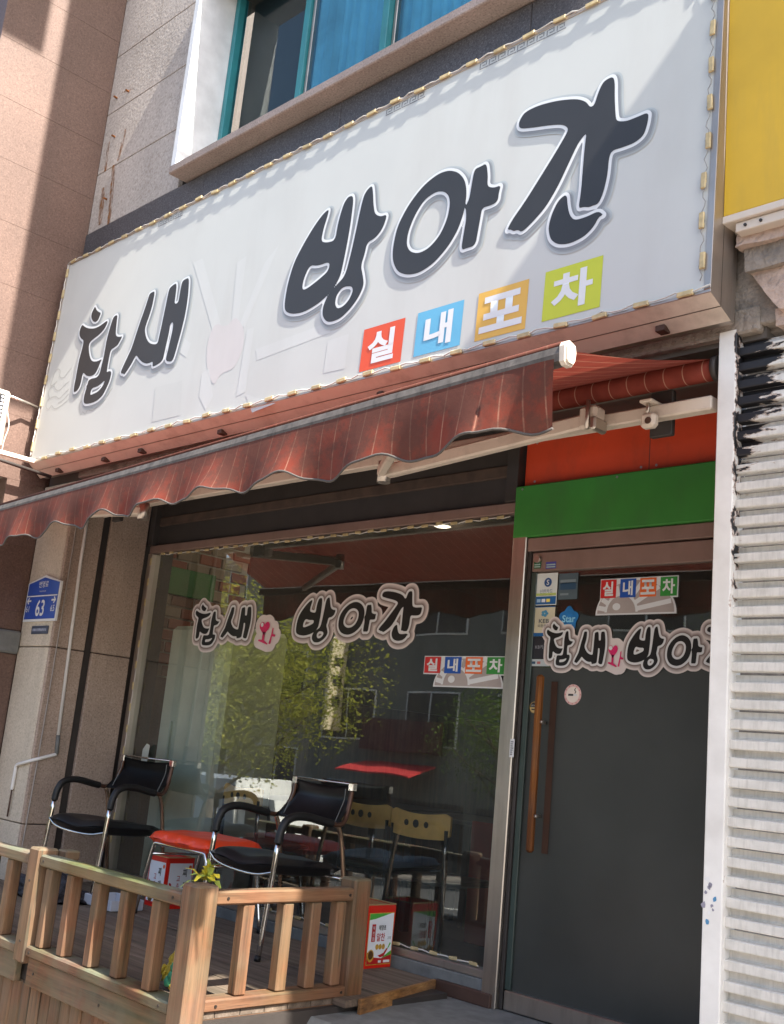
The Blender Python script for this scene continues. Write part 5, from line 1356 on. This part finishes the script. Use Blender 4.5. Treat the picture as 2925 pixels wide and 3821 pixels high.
# ------------------------------------------------------------------ food tins
M_tin = mat('tin_red', '#c8200f', 0.35, var=0.06); M_tin_in = mat('tin_inside', '#b8a878', 0.4, metal=0.6)
M_lblw = mat('label_white', '#dfe3e8', 0.4, var=0.03); M_lgreen = mat('label_green', '#4aa23c', 0.4, var=0.2, vscale=40)
M_lred = mat('label_red', '#b01a1c', 0.4); M_lgold = mat('label_gold', '#b99238', 0.4, var=0.3, vscale=60)
M_chili = mat('chili_red', '#a8101a', 0.4)
def tin(label, x0_, y0_, design):
    s_, h_ = 0.196, 0.287
    T = thing('tin', label, 'tin', (x0_ + s_ / 2, y0_ + s_ / 2, DZ))
    bm = bmesh.new(); bmesh.ops.create_cube(bm, size=1)
    for v in bm.verts: v.co = (x0_ + s_ / 2 + v.co.x * s_, y0_ + s_ / 2 + v.co.y * s_, DZ + h_ / 2 + v.co.z * h_)
    bm.faces.ensure_lookup_table()
    top = max(bm.faces, key=lambda f: f.calc_center_median().z)
    ins = bmesh.ops.inset_region(bm, faces=[top], thickness=0.006)
    if design == 'open':
        for v in top.verts: v.co.z -= 0.22
    else:
        for v in top.verts: v.co.z -= 0.006
    bmesh.ops.bevel(bm, geom=[e for e in bm.edges if abs((e.verts[0].co - e.verts[1].co).z) > 0.25 and abs((e.verts[0].co.x - x0_ - s_ / 2)) > s_ / 2 - 0.001], offset=0.008, segments=2, affect='EDGES')
    bmo('body', bm, M_tin, T)
    zt = DZ + h_
    for (a, b, c, d) in ((x0_, x0_ + s_, y0_, y0_ + 0.005), (x0_, x0_ + s_, y0_ + s_ - 0.005, y0_ + s_), (x0_, x0_ + 0.005, y0_ + 0.0055, y0_ + s_ - 0.0055), (x0_ + s_ - 0.005, x0_ + s_, y0_ + 0.0055, y0_ + s_ - 0.0055)):
        box('rim', (a, b), (c, d), (zt, zt + 0.006), M_tin_in, T, 0.001)
    if design == 'open': xz('inside', x0_ + 0.008, x0_ + s_ - 0.008, DZ + 0.08, zt - 0.002, y0_ + s_ - 0.0075, M_tin_in, T)
    # printed faces: front (-y) and right (+x)
    for face in ('front', 'right'):
        if face == 'front': fx = lambda u, v, e: (x0_ + u * s_, y0_ - e, DZ + v * h_)
        else: fx = lambda u, v, e: (x0_ + s_ + e, y0_ + u * s_, DZ + v * h_)
        def fp(nm, poly, m, e): return sheet(nm, [fx(u, v, e) for u, v in poly], m, T)
        rz = 0 if face == 'front' else 90
        def ft(tx, u, v, hh, m, b_=0.01, sx=1.0): return text('lettering', tx, hh * h_, m, T, fx(u, v, 0.003), b_, sx, 90, rz)
        ell = lambda u, v, a, b, n_=14: [(u + a * math.cos(t), v + b * math.sin(t)) for t in np.linspace(0, 2 * math.pi, n_ + 1)[:-1]]
        if design == 'open':
            fp('label', [(0.08, 0.05), (0.95, 0.05), (0.95, 0.88), (0.08, 0.88)], M_lgold, 0.0008)
            fp('label', [(0.10, 0.065), (0.935, 0.065), (0.935, 0.868), (0.10, 0.868)], M_lblw, 0.0012)
            fp('label_band', [(0.10, 0.868), (0.10, 0.77), (0.3, 0.785), (0.6, 0.83), (0.85, 0.868)], M_lgreen, 0.0017)
            fp('label_band', [(0.10, 0.065), (0.935, 0.065), (0.935, 0.2), (0.6, 0.15), (0.35, 0.17), (0.10, 0.26)], M_lred, 0.0017)
            fp('label_band', [(0.935, 0.2), (0.935, 0.27), (0.7, 0.19), (0.6, 0.15)], M_lgreen, 0.0016)
            fp('label_seal', [(0.2, 0.42), (0.33, 0.42), (0.33, 0.70), (0.2, 0.70)], M_lred, 0.0017)
            ft('해찬들', 0.265, 0.56, 0.0, M_pwhite) if False else [ft(c_, 0.265, 0.64 - 0.085 * i, 0.06, M_pwhite, 0.0, 0.9) for i, c_ in enumerate('해찬들')]
            ft('태양초', 0.56, 0.64, 0.085, M_ink, 0.02, 0.72)
            ft('알찬', 0.52, 0.49, 0.13, M_lred, 0.015, 0.78)
            ft('고추장', 0.82, 0.47, 0.05, M_ink, 0.0, 0.6)
            for i in range(3): fp('label_print', ell(0.42 + 0.11 * i, 0.335, 0.055, 0.045), M_lgold, 0.0022 + 0.0003 * i)
            fp('label_print', ell(0.22, 0.2, 0.12, 0.10), M_lgold, 0.0022); fp('label_print', ell(0.22, 0.21, 0.085, 0.07), mat('paste_brown', '#5a3a18', 0.5), 0.0027)
            fp('label_print', [(0.47, 0.2), (0.55, 0.165), (0.68, 0.18), (0.8, 0.29), (0.76, 0.31), (0.66, 0.235), (0.55, 0.21)], M_chili, 0.0024)
            fp('label_print', [(0.78, 0.3), (0.8, 0.29), (0.9, 0.38), (0.86, 0.4)], M_lgreen, 0.0026)
            ft('100%', 0.2, 0.105, 0.04, M_pwhite, 0.0, 0.8) if False else None
            fp('label_print', [(0.5, 0.08), (0.6, 0.08), (0.6, 0.12), (0.5, 0.12)], M_pwhite, 0.0022); fp('label_print', [(0.68, 0.08), (0.9, 0.08), (0.9, 0.12), (0.68, 0.12)], M_pwhite, 0.0022)
        else:
            fp('label', [(0.09, 0.06), (0.92, 0.06), (0.92, 0.9), (0.09, 0.9)], M_lblw, 0.0012)
            fp('label_print', ell(0.84, 0.82, 0.055, 0.04), mat('label_orange', '#d8642c', 0.4), 0.0017)
            ft('찌', 0.66, 0.71, 0.16, M_ink, 0.02, 0.75); ft('개', 0.70, 0.46, 0.16, M_ink, 0.02, 0.75)
            ft('고', 0.44, 0.6, 0.1, M_lred, 0.015, 0.7); ft('추', 0.44, 0.46, 0.1, M_lred, 0.015, 0.7); ft('장', 0.48, 0.33, 0.07, M_lred, 0.015, 0.7)
            fp('label_print', [(0.12, 0.52), (0.2, 0.5), (0.28, 0.36), (0.46, 0.30), (0.44, 0.24), (0.26, 0.27), (0.15, 0.38)], M_chili, 0.0017)
            fp('label_print', ell(0.3, 0.15, 0.12, 0.06), mat('food_brown', '#5d4a2c', 0.5, var=0.5, vscale=90), 0.0019)
            fp('label_band', [(0.09, 0.06), (0.92, 0.06), (0.92, 0.1), (0.09, 0.1)], M_lred, 0.0016)
tin('open red and white tin with green print standing by the steel mullion', -4.103, -0.257, 'open')
tin('closed red and white tin with chili print standing under the red stool', -5.80, -0.262, 'closed')

# ------------------------------------------------------------------ braided broom leaning on the corner post, clutter on the deck
BR = thing('broom', 'yellow and green braided plastic broom leaning behind the corner post', 'broom', (-3.78, -1.39, DZ))
M_by = mat('straw_yellow', '#b39a2a', 0.6, var=0.25, vscale=40); M_bg = mat('strap_green', '#3f8f6a', 0.55, var=0.2, vscale=40)
p0, p1 = Vector((-3.86, -1.36, DZ + 0.02)), Vector((-3.66, -1.36, 0.49))
ax = (p1 - p0).normalized(); sx_ = Vector((ax.z, 0, -ax.x)); sy_ = Vector((0, -1, 0))
for s in range(-2, 3):
    mt_ = M_bg if s == 0 else M_by
    for k in range(14):
        t0, t1 = k / 14, (k + 1.35) / 14
        spread = 0.036 * (1.25 - 0.85 * t0)
        c0 = p0 + (p1 - p0) * t0 + sx_ * spread * s * 0.55 + sy_ * (0.028 - 0.008 * abs(s))
        c1 = p0 + (p1 - p0) * min(1, t1) + sx_ * spread * (s * 0.55 + (0.25 if (k + s) % 2 else -0.25)) + sy_ * (0.022 - 0.008 * abs(s))
        tube('braid', [c0, (c0 + c1) / 2 + sy_ * 0.008, c1], lambda t, w_=spread: w_ * 0.42 * (0.6 + 0.8 * math.sin(math.pi * min(1, t + 0.12))), mt_, BR, 6, it=1)
for k in range(16):
    a_ = p0 + sx_ * random.uniform(-0.06, 0.05) + sy_ * random.uniform(-0.01, 0.04) + ax * 0.05
    tube('bristle', [a_, a_ - ax * 0.06 + sx_ * random.uniform(-0.02, 0.01)], lambda t: 0.009 * (1 - 0.7 * t), random.choice((M_by, M_by, M_bg)), BR, 5, it=0)
tp = Vector((-3.605, -1.46, 0.52))
M_tuft = mat('tuft_yellow', '#c9bb3a', 0.5, var=0.3, vscale=60); M_tuft2 = mat('tuft_green', '#8a9a44', 0.5, var=0.3, vscale=60)
for k in range(26):
    an = random.uniform(0, 6.28); el = random.uniform(-0.3, 1.3)
    d = Vector((math.cos(an) * math.cos(el), math.sin(an) * math.cos(el), math.sin(el)))
    sd = d.cross(Vector((0, 0, 1))).normalized() * random.uniform(0.009, 0.016)
    Ln = random.uniform(0.05, 0.095); b_ = tp + Vector((random.uniform(-0.02, 0.02), random.uniform(-0.02, 0.02), random.uniform(0, 0.02)))
    m1 = b_ + d * Ln * 0.55 + Vector((0, 0, 0.012)); e1 = b_ + d * Ln - Vector((0, 0, 0.006))
    mesh('tuft_leaf', [b_ - sd * 0.4, b_ + sd * 0.4, m1 + sd, m1 - sd, e1 + sd * 0.5, e1 - sd * 0.5], [(0, 1, 2, 3), (3, 2, 4, 5)], random.choice((M_tuft, M_tuft, M_tuft2)), BR)
def heap(name, label, cat, c, sx__, sy__, h_, m, seed, freq=7):
    bm = bmesh.new()
    bmesh.ops.create_icosphere(bm, subdivisions=5, radius=1)
    for v in bm.verts:
        p = v.co.copy(); q = p * freq * 0.4 + Vector((seed, seed * 2, 3))
        f = 1 + 0.35 * mnoise.noise(q) + 0.25 * abs(mnoise.noise(q * 2.7)) + 0.12 * mnoise.noise(q * 6)
        v.co = Vector((c[0] + p.x * sx__ * f, c[1] + p.y * sy__ * f, max(c[2] + 0.001, c[2] + p.z * h_ * f)))
    return tag(bmo(name, bm, m, smooth=True), label, cat)
M_net = mat('black_net', '#2b2a30', 0.75, var=0.4, vscale=40, bump=1.0, bscale=90, bdist=0.01)
heap('net_bundle', 'crumpled bundle of dark netting on the deck below the armchair', 'net', (-6.15, -0.68, DZ), 0.32, 0.17, 0.12, M_net, 3)
heap('folded_tarpaulin', 'brown folded tarpaulin lying at the foot of the granite pilaster', 'tarpaulin', (-6.85, -0.88, DZ), 0.26, 0.10, 0.09, mat('brown_tarp', '#4a3c33', 0.7, var=0.4, vscale=25, bump=0.6, bscale=40), 5)
TR = thing('plastic_tray', 'shallow grey plastic tray on the deck beside the netting', 'tray', (-5.72, -0.52, DZ))
M_tray = mat('grey_plastic', '#a4a9b2', 0.5, var=0.1)
box('base', (-5.86, -5.58), (-0.62, -0.42), (DZ + 0.003, DZ + 0.01), M_tray, TR, 0.003)
for x, y in (((-5.86, -5.58), (-0.626, -0.617)), ((-5.86, -5.58), (-0.423, -0.414)), ((-5.869, -5.86), (-0.626, -0.414)), ((-5.58, -5.571), (-0.626, -0.414))):
    box('side', x, y, (DZ + 0.003, DZ + 0.06), M_tray, TR, 0.003)
PA = sheet('paper_slip', [(-6.40, -0.03, 0.84), (-6.33, -0.03, 0.87), (-6.32, -0.03, 0.98), (-6.36, -0.03, 0.99), (-6.40, -0.03, 0.95)], mat('old_paper', '#b9bcae', 0.8))
tag(PA, 'pale slip of paper stuck to the glass behind the armchair', 'paper')
# spoon hanging by the mullion
c_ = py(1425 + 553 / 1.12, 1900 + 365 / 1.12, 0.03)
SPN = thing('hanging_spoon', 'steel spoon and blue tag hanging inside the glass by the mullion', 'spoon', (c_[0], 0.03, c_[1]))
sheet('bowl', [(c_[0] + 0.019 * math.cos(t), 0.03, c_[1] + 0.028 * math.sin(t)) for t in np.linspace(0, 6.28, 17)[:-1]], M_white, SPN)
tube('stem', [(c_[0], 0.03, c_[1] - 0.027), (c_[0], 0.03, c_[1] - 0.2)], 0.004, M_steel, SPN, 6, it=0)
box('tag', (c_[0] - 0.02, c_[0] + 0.015), (0.028, 0.034), (c_[1] - 0.17, c_[1] - 0.08), mat('tag_blue', '#1c2250', 0.5), SPN, 0.003)

# ------------------------------------------------------------------ furniture inside
def plychair(label, x, y, rz):
    T = thing('dining_chair', label, 'chair', (x, y, 0.02), 'wooden chairs inside', rz)
    V, F = [], []
    n_ = 12
    for i in range(n_ + 1):
        u = i / n_ * 2 - 1
        yb = 0.19 + 0.03 * (1 - u * u)
        zt = 0.765 + 0.022 * u * u - (0.02 if abs(u) > 0.95 else 0); zb_ = 0.655 - 0.012 * (1 - u * u) + (0.02 if abs(u) > 0.95 else 0)
        wv = 0.24 - (0.012 if abs(u) < 0.99 else 0)
        for y_ in (yb, yb + 0.014): V += [(u * 0.21, y_, zb_), (u * 0.21, y_, zt)]
    for i in range(n_):
        a = 4 * i; b = 4 * (i + 1)
        F += [(a, b, b + 1, a + 1), (a + 2, a + 3, b + 3, b + 2), (a + 1, b + 1, b + 3, a + 3), (a, a + 2, b + 2, b)]
    F += [(0, 1, 3, 2), (4 * n_, 4 * n_ + 2, 4 * n_ + 3, 4 * n_ + 1)]
    bk = mesh('backrest', V, F, M_lightwood, T, True)
    for s in (-0.07, 0.0, 0.07):
        yv = 0.19 + 0.03 * (1 - (s / 0.225) ** 2)
        tube('hole', [(s, yv + 0.0145, 0.715), (s, yv + 0.0155, 0.715)], 0.021 if s == 0 else 0.016, M_dark, bk, 12, True, 0)
    box('seat', (-0.21, 0.21), (-0.2, 0.2), (0.42, 0.45), M_leather, T, 0.01, True)
    for a in (-0.19, 0.19):
        tube('leg', [(a, 0.2, 0.0), (a, 0.195, 0.42), (a, 0.205, 0.70)], 0.012, M_black, T, 8, True, 0)
        tube('leg', [(a, -0.18, 0.0), (a, -0.18, 0.42)], 0.012, M_black, T, 8, True, 0)
    return T
plychair('pale plywood-backed chair inside the glass in front of the red-draped table', -3.98, 0.34, R(180))
plychair('pale plywood-backed chair inside the glass half hidden by the right armchair', -4.50, 0.45, R(178))
plychair('pale plywood-backed chair inside the glass above the red stool', -5.50, 0.36, R(176))
TB = thing('dining_table', 'dark dining table inside with a red cloth hanging down', 'table', (-4.1, 1.25, 0.02))
box('table_top', (-4.9, -3.5), (0.95, 1.6), (0.70, 0.73), M_dark, TB, 0.006)
for x in (-4.85, -3.55):
    for y in (1.0, 1.55): box('leg', (x - 0.025, x + 0.025), (y - 0.025, y + 0.025), (0.02, 0.70), M_dark, TB, 0.004)
box('cloth', (-4.3, -3.6), (0.925, 0.945), (0.06, 0.735), mat('red_cloth', '#7a1f1a', 0.8, var=0.2), TB, 0.006)
TB2 = thing('dining_table', 'dark bare dining table further inside towards the brick wall', 'table', (-5.3, 1.4, 0.02))
box('table_top', (-5.95, -5.05), (1.1, 1.75), (0.70, 0.73), M_dark, TB2, 0.006)
for x in (-5.9, -5.1):
    for y in (1.15, 1.7): box('leg', (x - 0.025, x + 0.025), (y - 0.025, y + 0.025), (0.02, 0.70), M_dark, TB2, 0.004)
CB = thing('haze_block', 'tall pale block added inside to imitate the hazy band in the glass', 'haze_block', (-6.1, 0.5, 0.02))
M_haze = mat('haze_pale', '#e4e6d8', 0.6, var=0.08)  # added block, its pale colour stands for the milky haze in the window
box('body', (-6.46, -5.76), (0.10, 0.60), (0.06, 1.80), M_haze, CB, 0.03)
box('plinth', (-6.42, -5.80), (0.14, 0.58), (0.02, 0.058), M_dark, CB, 0.004)
box('handle', (-6.30, -6.28), (0.08, 0.099), (0.9, 1.15), M_haze, CB, 0.004)
M_fill_glow = bpy.data.materials.new('fill_glow'); M_fill_glow.use_nodes = True  # downlights lit and placed to brighten the dark room
M_fill_glow.node_tree.nodes['Principled BSDF'].inputs['Emission Color'].default_value = (1.0, 0.85, 0.65, 1)
M_fill_glow.node_tree.nodes['Principled BSDF'].inputs['Emission Strength'].default_value = 0.5
for lx, ly, lab in ((-6.05, 0.95, 'round ceiling downlight added to brighten the brick wall'), (-4.9, 1.1, 'round ceiling downlight added to brighten the bare table'), (-3.9, 1.1, 'round ceiling downlight added to brighten the red-draped table')):
    T = thing('fill_ceiling_light', lab, 'fill_lamp', (lx, ly, 2.6))
    tube('rim', [(lx, ly, 2.619), (lx, ly, 2.60)], 0.06, M_white, T, 20, it=0)
    tube('glow', [(lx, ly, 2.6), (lx, ly, 2.597)], 0.045, M_fill_glow, T, 20, it=0)
    pl_ = bpy.data.lights.new('fill_lamp', 'POINT'); pl_.energy = 1.3 if lx < -6 else 0.7; pl_.color = (1.0, 0.86, 0.68); pl_.shadow_soft_size = 0.05
    po = bpy.data.objects.new('fill_lamp', pl_); COL.objects.link(po); po.parent = T; po.location = (0, 0, -0.08)
# ------------------------------------------------------------------ across the street (seen mirrored in the glass)
def far_building(name, label, x0_, x1_, yf, z0_, h_, col, floors, nwin, signs=()):
    T = thing(name, label, 'building', ((x0_ + x1_) / 2, yf - 4, z0_))
    m = mat('render_' + col, col, 0.85, var=0.1, vscale=1.5, dirt=0.3)
    box('wall', (x0_, x1_), (yf - 8, yf), (z0_, z0_ + h_), m, T, 0.02)
    for f_ in range(1, floors):
        zf = z0_ + 0.9 + 3.1 * f_
        for k in range(nwin):
            xc = x0_ + (x1_ - x0_) * (k + 0.5) / nwin
            fr_ = box('window', (xc - 1.05, xc + 1.05), (yf - 0.05, yf + 0.03), (zf, zf + 1.5), M_white, T, 0.01)
            for a in (-1.0, 0.03): xz('pane', 0, 0.97, 0, 1.4, 0, M_dark, fr_).matrix_local = Matrix.Translation((xc + a + 0.97, yf + 0.034, zf + 0.05)) @ Matrix.Rotation(math.pi, 4, 'Z')
    for k in range(nwin):
        xc = x0_ + (x1_ - x0_) * (k + 0.5) / nwin
        box('shop_opening', (xc - 1.5, xc + 1.5), (yf - 0.05, yf + 0.02), (z0_ + 0.1, z0_ + 2.5), M_dark, T, 0.01)
    box('cornice', (x0_, x1_), (yf + 0.001, yf + 0.15), (z0_ + h_ - 0.3, z0_ + h_ - 0.05), M_conc, T, 0.02)
    return T
yf = -18.5
g1 = gz(-20)
FB = far_building('street_building', 'grey rendered building across the street with a dark red shop sign', -26, -12.5, yf, gz(-26) - 0.2, 8.6, '#6a6b66', 3, 4)
sg = box('shop_sign', (-23.4, -20.2), (yf + 0.16, yf + 0.3), (g1 + 3.05, g1 + 3.95), mat('maroon_sign', '#4a1518', 0.5), FB, 0.02)
aw = prism('shop_awning', [(yf + 0.03, g1 + 2.75), (yf + 1.1, g1 + 2.45), (yf + 1.1, g1 + 2.40), (yf + 0.03, g1 + 2.70)], -23.4, -20.6, mat('red_awning', '#c23a3a', 0.7), FB, axis='x')
far_building('street_building', 'tall beige rendered block across the street beyond the red sign', -48, -26.3, yf - 0.5, gz(-48) - 0.2, 12.0, '#8a8378', 4, 6)
far_building('street_building', 'low brown shop block across the street opposite the shutter', -12.2, 8, yf, -0.9, 6.5, '#6f6258', 2, 6)
BLD = thing('blade_sign', 'white vertical blade sign with dark marks on the far building', 'sign', (-24.6, yf + 0.5, 3.0))
box('panel', (-24.65, -24.5), (yf + 0.1, yf + 0.75), (1.6, 4.4), mat('blade_cream', '#d8c8a8', 0.5), BLD, 0.02)
for k in range(3): box('mark', (-24.5, -24.49), (yf + 0.25, yf + 0.6), (2.3 + 0.6 * k, 2.6 + 0.6 * k), M_ink, BLD, 0.004)
# truck parked along the far kerb
def truck(x, y):
    z0_ = gz(x) - 0.13
    T = thing('truck', 'small white box truck parked along the far kerb', 'truck', (x, y, z0_))
    mg = mat('truck_box', '#8f96a4', 0.5, var=0.05); mw = mat('truck_white', '#d8d8d6', 0.4, var=0.05)
    box('cargo_box', (x - 2.9, x), (y - 0.85, y + 0.85), (z0_ + 0.75, z0_ + 2.35), mg, T, 0.03)
    box('box_frame', (x - 0.02, x + 0.06), (y - 0.88, y + 0.88), (z0_ + 0.73, z0_ + 2.38), mw, T, 0.02)
    cab = prism('cab', [(x + 0.12, z0_ + 0.5), (x + 1.75, z0_ + 0.5), (x + 1.78, z0_ + 1.1), (x + 1.45, z0_ + 1.95), (x + 0.12, z0_ + 2.0)], y - 0.82, y + 0.82, mw, T)
    sheet('cab_window', [(x + 0.45, y + 0.825, z0_ + 1.25), (x + 0.45, y + 0.825, z0_ + 1.8), (x + 1.3, y + 0.825, z0_ + 1.8), (x + 1.5, y + 0.825, z0_ + 1.25)], M_dark, cab)
    box('chassis', (x - 2.9, x + 1.7), (y - 0.4, y + 0.4), (z0_ + 0.4, z0_ + 0.74), M_black, T, 0.02)
    for wx in (x - 2.1, x + 1.1):
        for s in (-1, 1):
            wl = tube('wheel', [(wx, y + s * 0.62, z0_ + 0.33), (wx, y + s * 0.83, z0_ + 0.33)], 0.33, M_black, T, 20, it=0)
            tube('rim', [(wx, y + s * 0.80, z0_ + 0.33), (wx, y + s * 0.84, z0_ + 0.33)], 0.19, M_steel, wl, 14, it=0)
truck(-22.4, -14.0)
# street trees
def leaf_mat(name, a, b):
    m = bpy.data.materials.new(name); m.use_nodes = True; n = NB(m)
    c = n.ramp(n.noise(2.5, 3), [(0.3, lin(a)), (0.7, lin(b))])
    n.l(c, n.b.inputs['Base Color']); n.b.inputs['Roughness'].default_value = 0.6; n.b.inputs['Specular IOR Level'].default_value = 0.3
    tl = n.n('ShaderNodeBsdfTranslucent'); n.l(c, tl.inputs[0])
    ms = n.n('ShaderNodeMixShader'); ms.inputs[0].default_value = 0.45
    n.l(n.b.outputs[0], ms.inputs[1]); n.l(tl.outputs[0], ms.inputs[2]); n.l(ms.outputs[0], n.out.inputs[0])
    return m
M_leaf = leaf_mat('leaf_yellowgreen', '#848c2c', '#aca842'); M_leaf2 = leaf_mat('leaf_green', '#4d6a22', '#6f8430')
M_bark = mat('bark', '#54483c', 0.9, var=0.3, vscale=18, bump=0.8, bscale=30, bdist=0.02)
def tree(label, x, y, h_, cr, nleaf, m, seed, crown_z=0.62):
    rnd = random.Random(seed)
    z0_ = gz(x)
    T = thing('street_tree', label, 'tree', (x, y, z0_), 'trees along the street')
    top = Vector((x + rnd.uniform(-0.3, 0.3), y + rnd.uniform(-0.2, 0.2), z0_ + h_ * 0.8))
    tr = tube('trunk', [(x, y, z0_ - 0.1), (x + 0.05, y, z0_ + h_ * 0.25), (x - 0.06, y + 0.05, z0_ + h_ * 0.5), top], lambda t: 0.13 * (1 - 0.75 * t), M_bark, T, 10)
    cl = []
    for k in range(13):
        t = rnd.uniform(0.32, 0.95)
        b = Vector((x, y, z0_ + h_ * t * 0.8)); an = k * 2.4 + rnd.uniform(-0.3, 0.3)
        e = b + Vector((math.cos(an), math.sin(an), 0.55 + rnd.uniform(-0.2, 0.5))) * cr * rnd.uniform(0.55, 0.95)
        mid = (b + e) / 2 + Vector((0, 0, -0.12))
        tube('limb', [b, mid, e], lambda t_: 0.045 * (1 - 0.8 * t_), M_bark, tr, 6)
        cl += [(e, rnd.uniform(0.35, 0.6) * cr), (mid + Vector((rnd.uniform(-.2, .2), rnd.uniform(-.2, .2), 0.2)), 0.35 * cr)]
    cl.append((top, 0.5 * cr))
    V, F = [], []
    while len(F) < nleaf:
        c_, r_ = rnd.choice(cl)
        d = Vector((rnd.gauss(0, 1), rnd.gauss(0, 1), rnd.gauss(0, 0.8))).normalized() * r_ * rnd.random() ** 0.45
        p = c_ + d
        s = rnd.uniform(0.02, 0.05)
        a = Vector((rnd.gauss(0, 1), rnd.gauss(0, 1), rnd.gauss(0, 0.6))).normalized(); b = a.cross(Vector((rnd.gauss(0, 1), rnd.gauss(0, 1), rnd.gauss(0, 1)))).normalized()
        i0 = len(V)
        V += [p - a * s, p + b * s * 0.45, p + a * s, p - b * s * 0.45]
        F.append((i0, i0 + 1, i0 + 2, i0 + 3))
    tag(mesh('crown', V, F, m, T), kind='stuff')
tree('yellow-green street tree with a full crown by the near kerb', -17.2, -8.5, 5.6, 2.3, 38000, M_leaf, 1)
tree('yellow-green street tree further down the street by the near kerb', -20.8, -8.8, 6.2, 2.2, 30000, M_leaf, 2)
tree('thin dark green street tree opposite the shop by the far kerb', -16.0, -15.9, 5.4, 1.6, 8000, M_leaf2, 3)
tree('thin green street tree by the far kerb in front of the low brown block', -11.0, -15.9, 5.2, 1.6, 8000, M_leaf2, 4)
